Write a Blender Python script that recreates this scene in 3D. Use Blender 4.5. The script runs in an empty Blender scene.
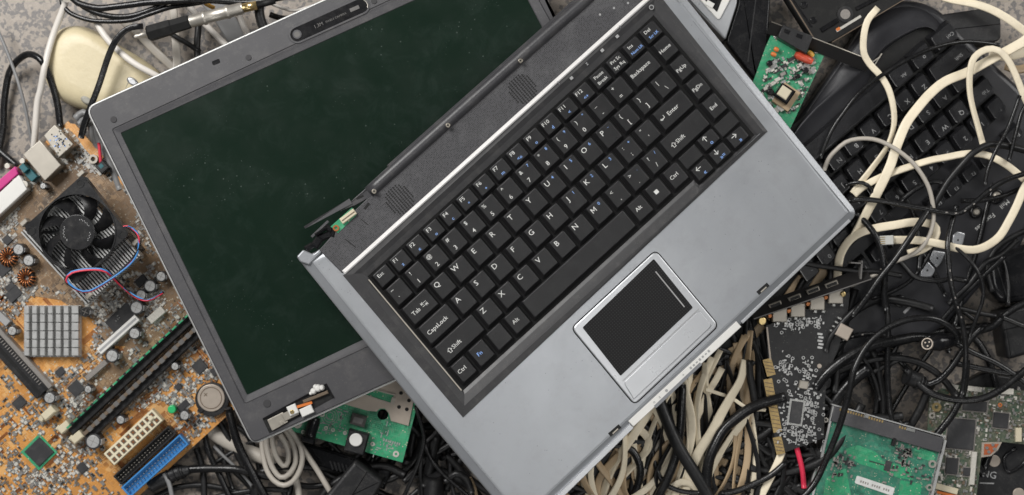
import bpy, bmesh, math, random
from mathutils import Vector, Matrix, noise
R = random.Random(7)
sc = bpy.context.scene
COL = sc.collection
# ---------------------------------------------------------------- camera geometry: pixels -> real points
CH = 1.25                       # camera height above the table top (m)
FP = 52.0 / 36.0 * 1024         # focal length in pixels
def W(px, py, z):               # point at height z (m) seen at a pixel
    d = CH - z
    return Vector(((px - 512) / FP * d, -(py - 247.5) / FP * d, z))
cam = bpy.data.cameras.new("Camera"); cam.lens = 52; cam.sensor_width = 36
cam.clip_start = 0.05; cam.clip_end = 50
cam.dof.use_dof = True; cam.dof.focus_distance = 1.155; cam.dof.aperture_fstop = 4.5
co = bpy.data.objects.new("Camera", cam); COL.objects.link(co); co.location = (0, 0, CH)
sc.camera = co
# ---------------------------------------------------------------- materials
class NB:
    def __init__(s, name):
        s.m = bpy.data.materials.new(name); s.m.use_nodes = True
        s.t = s.m.node_tree; s.n = s.t.nodes; s.b = s.n["Principled BSDF"]
        s.tc = s.n.new("ShaderNodeTexCoord")
    def l(s, a, b): s.t.links.new(a, b)
    def noise(s, scale, detail=4, rough=.55, vec=None, dist=0):
        x = s.n.new("ShaderNodeTexNoise"); x.inputs["Scale"].default_value = scale
        x.inputs["Detail"].default_value = detail; x.inputs["Roughness"].default_value = rough
        x.inputs["Distortion"].default_value = dist
        s.l(vec or s.tc.outputs["Object"], x.inputs["Vector"]); return x.outputs["Fac"]
    def vor(s, scale, feat='F1', dist='EUCLIDEAN', out="Distance", vec=None, rnd=1):
        x = s.n.new("ShaderNodeTexVoronoi"); x.feature = feat; x.distance = dist
        x.inputs["Scale"].default_value = scale; x.inputs["Randomness"].default_value = rnd
        s.l(vec or s.tc.outputs["Object"], x.inputs["Vector"]); return x.outputs[out]
    def ramp(s, f, stops, const=False):
        x = s.n.new("ShaderNodeValToRGB"); r = x.color_ramp
        if const: r.interpolation = 'CONSTANT'
        while len(r.elements) < len(stops): r.elements.new(.5)
        for e, (p, c) in zip(r.elements, stops):
            e.position = p
            c = (c, c, c) if isinstance(c, (int, float)) else c
            e.color = (*c, 1)
        s.l(f, x.inputs["Fac"]); return x.outputs["Color"]
    def mix(s, f, a, b, mode='MIX'):
        x = s.n.new("ShaderNodeMix"); x.data_type = 'RGBA'; x.blend_type = mode
        for v, k in ((f, 0), (a, 6), (b, 7)):
            if isinstance(v, (int, float)): x.inputs[k].default_value = v if k == 0 else (v, v, v, 1)
            elif isinstance(v, tuple): x.inputs[k].default_value = (*v, 1)
            else: s.l(v, x.inputs[k])
        return x.outputs[2]
    def math(s, op, a, b=0.0):
        x = s.n.new("ShaderNodeMath"); x.operation = op
        for v, k in ((a, 0), (b, 1)):
            if isinstance(v, (int, float)): x.inputs[k].default_value = v
            else: s.l(v, x.inputs[k])
        return x.outputs[0]
    def mapr(s, f, a, b):
        x = s.n.new("ShaderNodeMapRange"); x.inputs["To Min"].default_value = a; x.inputs["To Max"].default_value = b
        s.l(f, x.inputs["Value"]); return x.outputs["Result"]
    def bump(s, f, strength, dist=.0005):
        x = s.n.new("ShaderNodeBump"); x.inputs["Strength"].default_value = strength
        x.inputs["Distance"].default_value = dist
        s.l(f, x.inputs["Height"]); s.l(x.outputs["Normal"], s.b.inputs["Normal"])
def tup(c): return (c, c, c) if isinstance(c, (int, float)) else c
def mat(name, col, rough=.5, metal=0., var=.18, vs=60, bump=0., bs=1800, dust=0., dcol=(.35, .33, .3), spec=.5, rv=.12, coat=0.):
    k = NB(name); c = tup(col)
    f = k.noise(vs, 5, .6)
    base = k.mix(f, tuple(x * (1 - var) for x in c), tuple(min(1, x * (1 + var)) for x in c))
    if dust:
        g = k.noise(vs * 2.2, 8, .75)
        d = k.ramp(g, [(.5, 0.), (.8, dust)])
        base = k.mix(d, base, dcol)
        sp = k.vor(700); sm = k.noise(90, 2)
        sp2 = k.math('MULTIPLY', k.math('LESS_THAN', sp, .16), k.math('GREATER_THAN', sm, .56))
        base = k.mix(k.math('MULTIPLY', sp2, min(1, dust * 1.3)), base, dcol)
    k.l(base, k.b.inputs["Base Color"])
    k.l(k.mapr(k.noise(vs * 1.7, 4), max(.02, rough - rv), min(1, rough + rv)), k.b.inputs["Roughness"])
    k.b.inputs["Metallic"].default_value = metal
    k.b.inputs["Specular IOR Level"].default_value = spec
    if coat: k.b.inputs["Coat Weight"].default_value = coat; k.b.inputs["Coat Roughness"].default_value = .12
    if bump: k.bump(k.noise(bs, 3), bump)
    return k.m
M = {}
def mk(key, *a, **kw): M[key] = mat(key, *a, **kw)
mk('bezel_plastic', (.056, .055, .059), .5, vs=25, bump=.25, dust=.16)
mk('bezel_dark', (.022, .022, .024), .5, bump=.2, dust=.1)
mk('hinge_plastic', (.04, .0395, .043), .36, vs=25, bump=.2, dust=.15)
mk('lid_shell', (.3, .31, .32), .35, .4, vs=30)
mk('rim_silver', (.62, .63, .65), .28, .75, vs=30)
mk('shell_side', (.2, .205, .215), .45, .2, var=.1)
mk('pad_frame', (.42, .43, .445), .3, .35, var=.05, vs=15)
mk('key_frame', (.025, .0245, .026), .42, var=.12, vs=30, bump=.2, dust=.1)
mk('key_well', (.005, .005, .005), .7, spec=.2)
mk('key_cap', (.0105, .0103, .011), .36, var=.25, vs=45, bump=.25, bs=2500, dust=.1, spec=.4, rv=.2, dcol=(.1, .1, .1))
mk('kb_cap', (.013, .013, .0145), .26, var=.2, vs=45, bump=.15, bs=2000, dust=.08, spec=.4, dcol=(.1, .1, .1))
mk('kb_case', (.023, .023, .026), .33, var=.2, vs=20, bump=.2, bs=1500, dust=.1, spec=.38, dcol=(.12, .12, .12))
mk('kb_ridge', (.1, .1, .11), .35, .2)
mk('legend', (.6, .6, .58), .6, var=.3, vs=200)
mk('legend_blue', (.24, .42, .85), .6)
mk('legend_grey', (.3, .3, .3), .6)
mk('pad_black', (.014, .0135, .0135), .5, dust=.05)
mk('rubber', (.035, .034, .036), .7)
mk('screw', (.35, .32, .27), .35, .9)
mk('trim', (.9, .88, .86), .3, .25, var=.06)
mk('white_plastic', (.66, .65, .62), .45, var=.08)
mk('cream', (.58, .52, .38), .45, var=.12)
mk('ivory', (.66, .6, .44), .5, var=.1)
mk('tin', (.4, .37, .32), .45, .6, var=.15, vs=120)
mk('nickel', (.5, .47, .42), .42, .75, vs=120)
mk('shield', (.44, .38, .32), .45, .45, vs=90, dust=.1)
mk('brass', (.62, .47, .22), .3, .9)
mk('gold', (.42, .3, .13), .4, .6, var=.4, vs=400)
mk('copper', (.42, .16, .06), .35, .7, var=.3, vs=300)
mk('alu', (.52, .52, .51), .38, .55, var=.15, vs=140)
mk('black_gloss', (.008, .008, .009), .22, dust=.05, spec=.4)
mk('black_matt', (.008, .008, .008), .6, dust=.05, spec=.3)
mk('black_mid', (.015, .015, .016), .42, bump=.4, bs=900, dust=.1, spec=.38)
mk('chip', (.03, .03, .032), .5, dust=.12)
mk('chip_grey', (.11, .105, .1), .5, dust=.15)
mk('cable_black', (.0085, .0085, .009), .27, var=.3, vs=60, dust=.2, spec=.42, dcol=(.09, .085, .08), rv=.2, bump=.3, bs=500)
mk('cable_black_matt', (.011, .011, .0115), .4, var=.3, vs=60, dust=.22, spec=.35, dcol=(.1, .095, .09), rv=.2, bump=.3, bs=500)
mk('cable_grey', (.2, .2, .2), .4)
mk('cable_white', (.66, .62, .57), .45, var=.08, vs=25, dust=.1)
mk('cable_grey_beige', (.42, .385, .335), .45, var=.1, vs=25, dust=.1)
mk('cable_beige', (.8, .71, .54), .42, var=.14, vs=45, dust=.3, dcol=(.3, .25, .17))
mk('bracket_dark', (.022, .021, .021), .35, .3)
mk('cable_tan_shade', (.42, .31, .19), .5, var=.25, vs=30, dust=.2, dcol=(.2, .15, .1))  # tan parts, plus beige cables with their shade put into the colour
mk('mouse_body', (.6, .52, .34), .42, var=.12, vs=30, dust=.32, dcol=(.34, .28, .17), bump=.3, bs=300)
mk('mouse_grey', (.3, .29, .25), .4)
mk('red_wire', (.62, .04, .07), .4)
mk('blue_wire', (.05, .22, .52), .4)
mk('orange', (.6, .17, .04), .35)
mk('heat_pad', (.36, .09, .03), .45)
mk('red_comp', (.5, .07, .035), .28)
mk('yellow_comp', (.62, .33, .05), .35)
mk('magenta', (.5, .03, .2), .4)
mk('blue_conn', (.05, .22, .5), .42, var=.12, vs=150)
mk('green_led', (.03, .42, .14), .35)
mk('teal', (.02, .12, .14), .4)
mk('fan_plastic', (.013, .013, .014), .3, vs=60, dust=.12, spec=.5)
mk('smd_white', (.5, .48, .43), .45, var=.35, vs=700)
mk('smd_grey', (.27, .25, .23), .4, .3, var=.35, vs=700)
mk('smd_brown', (.13, .095, .065), .5, var=.3, vs=700)
mk('smd_black', (.02, .02, .02), .45)
mk('solder', (.5, .5, .48), .3, .8, var=.3, vs=900)
mk('pink_wire', (.68, .035, .08), .35)
mk('clear_plug', (.5, .5, .47), .15)

def granite():
    k = NB('granite')
    n0 = k.n.new("ShaderNodeMapping"); k.l(k.tc.outputs["Object"], n0.inputs[0])
    nz = k.n.new("ShaderNodeTexNoise"); nz.inputs["Scale"].default_value = 300; k.l(n0.outputs[0], nz.inputs["Vector"])
    vm = k.n.new("ShaderNodeVectorMath"); vm.operation = 'MULTIPLY_ADD'; vm.inputs[1].default_value = (.004, .004, 0)
    k.l(nz.outputs["Color"], vm.inputs[0]); k.l(n0.outputs[0], vm.inputs[2]); v = vm.outputs[0]
    a = k.vor(230, vec=v, out="Color")
    sepn = k.n.new("ShaderNodeSeparateColor"); k.l(a, sepn.inputs[0])
    base = k.ramp(sepn.outputs[0], [(0, (.36, .31, .26)), (.3, (.45, .39, .33)), (.55, (.3, .27, .24)), (.8, (.5, .44, .38))], True)
    base = k.mix(.55, base, (.4, .35, .3))
    b = k.vor(290, vec=v, out="Color"); sp = k.n.new("ShaderNodeSeparateColor"); k.l(b, sp.inputs[0])
    dk = k.math('LESS_THAN', sp.outputs[1], .3)
    base = k.mix(k.math('MULTIPLY', dk, .88), base, (.06, .066, .082))
    c = k.vor(420, vec=v, out="Color"); sp2 = k.n.new("ShaderNodeSeparateColor"); k.l(c, sp2.inputs[0])
    base = k.mix(k.math('MULTIPLY', k.math('LESS_THAN', sp2.outputs[2], .14), .8), base, (.1, .1, .11))
    base = k.mix(.35, base, k.ramp(k.noise(900, 2), [(.3, (.15, .14, .125)), (.7, (.46, .41, .36))]))
    base = k.mix(1.0, base, (.8, .785, .77), 'MULTIPLY')
    k.l(base, k.b.inputs["Base Color"]); k.b.inputs["Roughness"].default_value = .45
    M['granite'] = k.m
granite()
def pcb(key, dark, mid, light, cell=260, stripes=5, vias=(.5, .45, .35), rough=.42, th=.52, dirt=.5):
    k = NB(key); v = k.tc.outputs["Object"]
    d = k.vor(cell, dist='CHEBYCHEV', vec=v, rnd=.9)
    fr = k.math('FRACT', k.math('MULTIPLY', d, stripes))
    lines = k.math('GREATER_THAN', fr, .62)
    zone = k.math('GREATER_THAN', k.noise(cell * .16, 3, .5), th)
    base = k.mix(k.ramp(k.noise(cell * .13, 4, .6), [(.42, 0.), (.5, 1.)]), dark, mid)
    base = k.mix(k.math('MULTIPLY', lines, .55), base, light)
    base = k.mix(zone, base, k.mix(k.math('MULTIPLY', lines, .3), mid, dark))
    dv = k.vor(cell * 2.6); z2 = k.noise(cell * .5, 1)
    base = k.mix(k.math('MULTIPLY', k.math('LESS_THAN', dv, .2), k.math('GREATER_THAN', z2, .52)), base, vias)
    base = k.mix(k.ramp(k.noise(300, 5), [(.5, 0.), (.85, dirt)]), base, (.25, .23, .2))
    k.l(base, k.b.inputs["Base Color"]); k.b.inputs["Roughness"].default_value = rough
    k.bump(lines, .15, .0003)
    M[key] = k.m
pcb('pcb_orange', (.26, .11, .03), (.56, .26, .065), (.72, .44, .18), 170, 4, dirt=.3)
pcb('pcb_brown', (.085, .058, .038), (.19, .12, .065), (.42, .28, .16), 170, 5)
pcb('pcb_green', (.012, .15, .075), (.03, .3, .14), (.07, .38, .2), 150, 5)
pcb('pcb_drive', (.015, .1, .065), (.03, .17, .11), (.05, .27, .17), 190, 7)
pcb('pcb_dark', (.0065, .0065, .007), (.01, .01, .011), (.014, .014, .015), 150, 5, vias=(.05, .05, .045), dirt=.05)
pcb('pcb_olive', (.03, .075, .045), (.075, .09, .06), (.16, .15, .11), 320, 5)
def deck():
    k = NB('speaker_deck'); v = k.tc.outputs["Object"]
    d = k.vor(780, vec=v, rnd=.35)
    base = k.mix(k.math('LESS_THAN', d, .36), (.05, .049, .053), (.012, .012, .013))
    base = k.mix(k.ramp(k.noise(40, 5), [(.5, 0.), (.9, .2)]), base, (.3, .3, .3))
    k.l(base, k.b.inputs["Base Color"]); k.b.inputs["Roughness"].default_value = .5
    k.bump(d, .4, .0004); M['speaker_deck'] = k.m
deck()
def silver():
    k = NB('silver_shell'); v = k.tc.outputs["Object"]
    base = k.mix(k.noise(7, 4), (.275, .287, .305), (.36, .372, .39))
    base = k.mix(k.ramp(k.noise(60, 8, .75), [(.5, 0.), (.85, .36)]), base, (.22, .22, .22))
    base = k.mix(k.ramp(k.noise(11, 6, .65, dist=.8), [(.5, 0.), (.8, .3)]), base, (.5, .51, .52))
    fac = None
    for rot, sc_, sd in ((.5, 60, .62), (2.1, 85, .6), (1.2, 130, .57)):
        mp = k.n.new("ShaderNodeMapping"); mp.inputs["Rotation"].default_value = (0, 0, rot); mp.inputs["Scale"].default_value = (1, .07, 1); k.l(v, mp.inputs[0])
        d = k.vor(sc_, vec=mp.outputs[0]); f = k.math('MULTIPLY', k.math('LESS_THAN', d, .022), k.math('GREATER_THAN', k.noise(16 + rot, 2), sd))
        fac = f if fac is None else k.math('MAXIMUM', fac, f)
    base = k.mix(k.math('MULTIPLY', fac, .6), base, (.62, .62, .62))
    sp = k.math('MULTIPLY', k.math('LESS_THAN', k.vor(260), .1), k.math('GREATER_THAN', k.noise(40, 2), .55))
    base = k.mix(k.math('MULTIPLY', sp, .5), base, (.1, .09, .08))
    k.l(base, k.b.inputs["Base Color"]); k.b.inputs["Metallic"].default_value = .5
    k.l(k.mapr(k.noise(14, 7, .7), .22, .48), k.b.inputs["Roughness"])
    k.bump(k.noise(2600, 3), .1); M['silver_shell'] = k.m
silver()
def padtex():
    k = NB('touch_surface'); v = k.tc.outputs["Object"]
    d = k.vor(520, vec=v, rnd=0.)
    base = k.mix(k.math('LESS_THAN', d, .3), (.009, .009, .0095), (.026, .026, .026))
    k.l(base, k.b.inputs["Base Color"]); k.b.inputs["Roughness"].default_value = .55; k.b.inputs["Specular IOR Level"].default_value = .2
    M['touch_surface'] = k.m
padtex()
def lcd():
    k = NB('screen_glass'); v = k.tc.outputs["Object"]
    base = k.mix(k.noise(5, 3), (.0045, .0125, .0075), (.0075, .0185, .0115))
    sm = k.noise(45, 8, .75, dist=.6)
    base = k.mix(k.ramp(sm, [(.5, 0.), (.85, .3)]), base, (.04, .06, .05))
    sp = k.vor(170); zz = k.noise(20, 2)
    base = k.mix(k.math('MULTIPLY', k.math('MULTIPLY', k.math('LESS_THAN', sp, .1), k.math('GREATER_THAN', zz, .56)), .3), base, (.14, .17, .15))
    sp3 = k.vor(420); zz3 = k.noise(35, 2)
    base = k.mix(k.math('MULTIPLY', k.math('MULTIPLY', k.math('LESS_THAN', sp3, .12), k.math('GREATER_THAN', zz3, .6)), .3), base, (.14, .17, .15))
    mp = k.n.new("ShaderNodeMapping"); mp.inputs["Rotation"].default_value = (0, 0, 1.1); mp.inputs["Scale"].default_value = (1, .12, 1)
    k.l(v, mp.inputs[0])
    scr = k.vor(110, vec=mp.outputs[0]); z4 = k.noise(14, 2)
    base = k.mix(k.math('MULTIPLY', k.math('MULTIPLY', k.math('LESS_THAN', scr, .035), k.math('GREATER_THAN', z4, .5)), .6), base, (.16, .18, .17))
    k.l(base, k.b.inputs["Base Color"])
    k.l(k.mapr(k.noise(30, 5), .12, .32), k.b.inputs["Roughness"])
    k.b.inputs["Specular IOR Level"].default_value = .35
    M['screen_glass'] = k.m
lcd()
# ---------------------------------------------------------------- mesh builder
_glyph = {}
def glyph(s):
    if s == 'M' and s not in _glyph:          # four plain strokes (the font's own outline fills badly)
        q = [(-.32, -.34), (-.22, -.34), (-.22, .34), (-.32, .34), (.22, -.34), (.32, -.34), (.32, .34), (.22, .34), (-.22, .34), (-.22, .17), (0, -.2), (0, -.03), (.22, .17), (.22, .34)]
        _glyph[s] = ([Vector(v) for v in q], [(0, 1, 2, 3), (4, 5, 6, 7), (9, 10, 11, 8), (10, 12, 13, 11)])
    if s == '↑' and s not in _glyph:
        vs, fs = glyph('→'); _glyph[s] = ([Vector((-v.y, v.x)) for v in vs], fs)
    if s not in _glyph:
        cu = bpy.data.curves.new("t", 'FONT'); cu.body = s; cu.align_x = 'CENTER'; cu.align_y = 'CENTER'; cu.size = 1
        cu.resolution_u = 2; cu.offset = .002
        o = bpy.data.objects.new("t", cu); COL.objects.link(o)
        dg = bpy.context.evaluated_depsgraph_get()
        me = bpy.data.meshes.new_from_object(o.evaluated_get(dg))
        _glyph[s] = ([v.co.xy.copy() for v in me.vertices], [tuple(p.vertices) for p in me.polygons])
        bpy.data.objects.remove(o); bpy.data.curves.remove(cu); bpy.data.meshes.remove(me)
    return _glyph[s]
def area2(p): return sum(p[i][0] * p[(i + 1) % len(p)][1] - p[(i + 1) % len(p)][0] * p[i][1] for i in range(len(p)))
def ccw(p): return p if area2(p) > 0 else p[::-1]
def inset(p, d):
    n = len(p); out = []
    for i in range(n):
        a, b, c = Vector(p[i - 1]), Vector(p[i]), Vector(p[(i + 1) % n])
        e1 = (b - a).normalized(); e2 = (c - b).normalized()
        n1 = Vector((-e1.y, e1.x)); n2 = Vector((-e2.y, e2.x))
        k = n1 + n2; den = max(.25, k.dot(n1)); out.append(b + k * (d / den))
    return out
def rounded(p, r, seg=4):
    p = ccw([Vector(q[:2]) for q in p]); n = len(p); out = []
    rs = r if isinstance(r, (list, tuple)) else [r] * n
    for i in range(n):
        a, b, c = p[i - 1], p[i], p[(i + 1) % n]; q = rs[i]
        if q <= 0: out.append(b); continue
        da, dc = (a - b), (c - b); q = min(q, da.length * .48, dc.length * .48)
        s, e = b + da.normalized() * q, b + dc.normalized() * q
        for j in range(seg + 1):
            t = j / seg; out.append(s * (1 - t) ** 2 + b * 2 * t * (1 - t) + e * t * t)
    return out
class MB:
    def __init__(s): s.v = []; s.f = []; s.m = []; s.sm = []
    def face(s, idx, m=0, sm=False): s.f.append(tuple(idx)); s.m.append(m); s.sm.append(sm)
    def add(s, vs):
        k = len(s.v); s.v += [tuple(v) for v in vs]; return k
    def quad(s, pts, m=0):
        k = s.add(pts); s.face(range(k, k + len(pts)), m)
    def rings(s, rings, m=0, sm=False, cap=True, bot=True, topm=None):
        ks = [s.add(r) for r in rings]; n = len(rings[0])
        for a, b in zip(ks, ks[1:]):
            for i in range(n):
                j = (i + 1) % n; s.face((a + i, a + j, b + j, b + i), m, sm)
        if cap: s.face(range(ks[-1], ks[-1] + n), m if topm is None else topm)
        if bot: s.face(reversed(range(ks[0], ks[0] + n)), m)
    def prism(s, p, z0, z1, m=0, ch=0., seg=2, sm=None, chw=None, topm=None):
        p = ccw([Vector(q[:2]) for q in p])
        rs = [[(q.x, q.y, z0) for q in p]]
        if ch:
            w = chw or ch
            for j in range(seg + 1):
                t = j / seg * math.pi / 2
                pi = inset(p, w * (1 - math.cos(t)))
                rs.append([(q.x, q.y, z1 - ch * (1 - math.sin(t))) for q in pi])
        else: rs.append([(q.x, q.y, z1) for q in p])
        s.rings(rs, m, bool(ch) if sm is None else sm, topm=topm)
    def box(s, cx, cy, z0, z1, w, d, ang=0, ch=0, m=0, topm=None, seg=1):
        c, n = math.cos(ang), math.sin(ang)
        s.prism([(cx + x * c - y * n, cy + x * n + y * c) for x, y in ((-w / 2, -d / 2), (w / 2, -d / 2), (w / 2, d / 2), (-w / 2, d / 2))], z0, z1, m, ch, seg, False, topm=topm)
    def cyl(s, cx, cy, z0, z1, r, n=20, m=0, ch=0, r2=None, topm=None, sm=True):
        r2 = r if r2 is None else r2
        R_ = lambda q, z: [(cx + q * math.cos(2 * math.pi * i / n), cy + q * math.sin(2 * math.pi * i / n), z) for i in range(n)]
        rs = [R_(r, z0)]
        if ch: rs += [R_(r2, z1 - ch), R_(r2 - ch * .3, z1 - ch * .3), R_(r2 - ch, z1)]
        else: rs.append(R_(r2, z1))
        s.rings(rs, m, sm, topm=topm)
    def annulus(s, cx, cy, z0, z1, ro, ri, n=32, m=0):
        R_ = lambda q, z: [(cx + q * math.cos(2 * math.pi * i / n), cy + q * math.sin(2 * math.pi * i / n), z) for i in range(n)]
        s.rings([R_(ri, z0), R_(ro, z0), R_(ro, z1), R_(ri, z1), R_(ri, z0)], m, False, False, False)
    def tube(s, P, rw, rt=None, n=8, m=0, roll=None, cap=True, sq=1.0):
        rt = rw if rt is None else rt; ks = []; N = len(P)
        for i in range(N):
            t = (P[min(i + 1, N - 1)] - P[max(i - 1, 0)]).normalized()
            side = t.cross(Vector((0, 0, 1)))
            if side.length < 1e-4: side = Vector((1, 0, 0))
            side.normalize(); up = side.cross(t)
            if roll is not None:
                q = Matrix.Rotation(roll[i], 3, t); side = q @ side; up = q @ up
            a = rw[i] if isinstance(rw, list) else rw; b = rt[i] if isinstance(rt, list) else rt
            ring = []
            for j in range(n):
                th = 2 * math.pi * (j + .5) / n; c, d = math.cos(th), math.sin(th)
                c = math.copysign(abs(c) ** sq, c); d = math.copysign(abs(d) ** sq, d)
                ring.append(P[i] + side * c * a + up * d * b)
            ks.append(s.add(ring))
        for a, b in zip(ks, ks[1:]):
            for i in range(n):
                j = (i + 1) % n; s.face((a + i, b + i, b + j, a + j), m, True)
        if cap:
            s.face(reversed(range(ks[0], ks[0] + n)), m); s.face(range(ks[-1], ks[-1] + n), m)
    def dome(s, p, z0, z1, m=0, rings=9, pw=.55, sm=True):
        p = ccw([Vector(q[:2]) for q in p]); c = sum(p, Vector((0, 0))) / len(p)
        rs = [[(q.x, q.y, z0) for q in p]]
        for j in range(1, rings):
            t = j / rings; k = math.cos(t * math.pi / 2) ** pw; z = z0 + (z1 - z0) * math.sin(t * math.pi / 2)
            rs.append([(c.x + (q.x - c.x) * k, c.y + (q.y - c.y) * k, z) for q in p])
        s.rings(rs, m, sm)
    def fill(s, outer, hole, h, m=0):
        from mathutils.geometry import tessellate_polygon
        vs = [Vector((v[0], v[1], h)) for v in outer] , [Vector((v[0], v[1], h)) for v in hole]
        k = s.add([tuple(v) for v in vs[0] + vs[1]]); al = vs[0] + vs[1]
        for t in tessellate_polygon(vs):
            a, b, c = (al[i] for i in t)
            if (b - a).cross(c - a).z < 0: t = t[::-1]
            s.face([k + i for i in t], m)
    def text(s, st, cx, cy, z, size, ang=0, m=0, sx=1):
        vs, fs = glyph(st); c, n = math.cos(ang), math.sin(ang); k = len(s.v)
        for v in vs:
            x, y = v.x * size * sx, v.y * size; s.v.append((cx + x * c - y * n, cy + x * n + y * c, z))
        for f in fs: s.face([k + i for i in f], m)
    def build(s, name, mats, parent=None, label=None, origin=None, kind=None):
        me = bpy.data.meshes.new(name)
        vs = s.v if origin is None else [(a - origin[0], b - origin[1], c - origin[2]) for a, b, c in s.v]
        me.from_pydata(vs, [], s.f)
        for q in (mats if isinstance(mats, (list, tuple)) else [mats]): me.materials.append(M[q])
        me.polygons.foreach_set("material_index", s.m); me.polygons.foreach_set("use_smooth", s.sm)
        me.update()
        o = bpy.data.objects.new(name, me); COL.objects.link(o)
        if parent is not None: o.parent = parent
        if origin is not None: o.location = origin
        if label: o["label"] = label
        if kind: o["kind"] = kind
        return o
class T:                         # a thing: an Empty with its own (tilted) frame
    def __init__(s, name, label, cat, px, py, z, ang=0, slope=(0, 0), group=None, sp=None):
        s.o = bpy.data.objects.new(name, None); COL.objects.link(s.o); s.o.empty_display_size = .02
        s.o["label"] = label; s.o["category"] = cat
        if group: s.o["group"] = group
        a = math.radians(ang); nz = Vector((-slope[0], -slope[1], 1)).normalized()
        x = Vector((math.cos(a), math.sin(a), 0)); x = (x - nz * x.dot(nz)).normalized(); y = nz.cross(x)
        s.M = Matrix.Translation(W(px, py, z)) @ Matrix((x, y, nz)).transposed().to_4x4()
        s.I = s.M.inverted(); s.o.matrix_world = s.M; s.k = (CH - z) / FP; s.ang = a
        s.cam = s.I @ Vector((0, 0, CH))
    def L(s, px, py, h=0.):      # local xy of the pixel on the local plane z = h
        q = s.I @ W(px, py, 0); d = q - s.cam; t = (h - s.cam.z) / d.z; r = s.cam + d * t
        return Vector((r.x, r.y))
    def P(s, pts, h=0.): return [s.L(x, y, h) for x, y in pts]
    def box(s, mb, px, py, h0, h1, w, d, rel=0, ch=0, m=0, topm=None):
        c = s.L(px, py, h1); mb.box(c.x, c.y, h0, h1, w * s.k, d * s.k, math.radians(rel), ch, m, topm)
    def bar(s, mb, a, b, h0, h1, w, ch=0, m=0, topm=None):
        p, q = s.L(*a, h1), s.L(*b, h1); c = (p + q) / 2; e = q - p
        mb.box(c.x, c.y, h0, h1, e.length, w * s.k, math.atan2(e.y, e.x), ch, m, topm)
    def cyl(s, mb, px, py, h0, h1, r, **kw):
        c = s.L(px, py, h1); mb.cyl(c.x, c.y, h0, h1, r * s.k, **kw)
    def prism(s, mb, pts, h0, h1, r=0, **kw):
        p = s.P(pts, h1)
        if r: p = rounded(p, [q * s.k for q in r][::1] if isinstance(r, list) else r * s.k)
        mb.prism(p, h0, h1, **kw)
    def text(s, mb, st, px, py, h, size, rel=0, m=0, sx=1):
        c = s.L(px, py, h); mb.text(st, c.x, c.y, h, size * s.k, math.radians(rel), m, sx)
    def put(s, name, mb, mats, parent=None, **kw): return mb.build(name, mats, parent or s.o, **kw)
def tag(o, label, cat, group=None):
    o["label"] = label; o["category"] = cat
    if group: o["group"] = group
    return o
def catmull(P, step=.0035):
    if len(P) < 3:
        n = max(2, int((P[1] - P[0]).length / step)); return [P[0].lerp(P[1], i / n) for i in range(n + 1)]
    Q = [P[0] * 2 - P[1]] + P + [P[-1] * 2 - P[-2]]; out = []
    for i in range(1, len(Q) - 2):
        a, b, c, d = Q[i - 1:i + 3]; n = max(2, int((c - b).length / step))
        for j in range(n):
            t = j / n
            out.append(.5 * (2 * b + (c - a) * t + (2 * a - 5 * b + 4 * c - d) * t * t + (3 * b - a - 3 * c + d) * t ** 3))
    out.append(P[-1]); return out
def path(pts, z):                # pts "x,y x,y ..."; z in mm: number or list spread along the points
    p = [tuple(map(float, q.split(','))) for q in pts.split()] if isinstance(pts, str) else pts
    n = len(p); zs = [z] if isinstance(z, (int, float)) else list(z); out = []
    for i, (x, y) in enumerate(p):
        u = i / (n - 1) * (len(zs) - 1); k = min(int(u), len(zs) - 2) if len(zs) > 1 else 0
        zz = zs[0] if len(zs) == 1 else zs[k] * (1 - (u - k)) + zs[k + 1] * (u - k)
        out.append(W(x, y, zz / 1000))
    return catmull(out)
def cable(pts, z, r, m, label, name='cable', flat=0, group=None, cat='cable', tw=.35, marks=0):
    P = path(pts, z); k = (CH - P[0].z) / FP; sd = R.random() * 100; mb = MB()
    N = len(P)
    for i in range(N):
        P[i] = P[i] + Vector((0, 0, .0012 * math.sin(i * .21 + sd))) + noise.noise_vector(P[i] * 25 + Vector((sd, 0, 0))) * .0009
    if flat:
        roll = [tw * math.sin(i * .07 + sd) + .2 * math.sin(i * .19 + sd * 2) for i in range(N)]
        mb.tube(P, r * k, r * k * flat, 12, roll=roll, sq=.55)
    else: mb.tube(P, r * k, n=10)
    if marks:
        for (a, b) in marks:
            for i in range(int(a * N), int(b * N), 2):
                if (i // 2) % 5 == 4: continue
                t = (P[i + 1] - P[i]).normalized(); sd2 = t.cross(Vector((0, 0, 1))).normalized(); c = P[i] + Vector((0, 0, r * k * 1.03))
                u = .0009; v = .0005
                mb.quad([c - t * u - sd2 * v, c + t * u - sd2 * v, c + t * u * .8 + sd2 * v, c - t * u + sd2 * v], 1)
    o = mb.build(name, [m, 'smd_grey'] if marks else m, origin=tuple(P[0]))
    return tag(o, label, cat, group)
# ---------------------------------------------------------------- the surface everything lies on
mb = MB(); mb.quad([(-3, -3, 0), (3, -3, 0), (3, 3, 0), (-3, 3, 0)])
g = mb.build('stone_floor', 'granite'); g['kind'] = 'structure'
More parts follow.
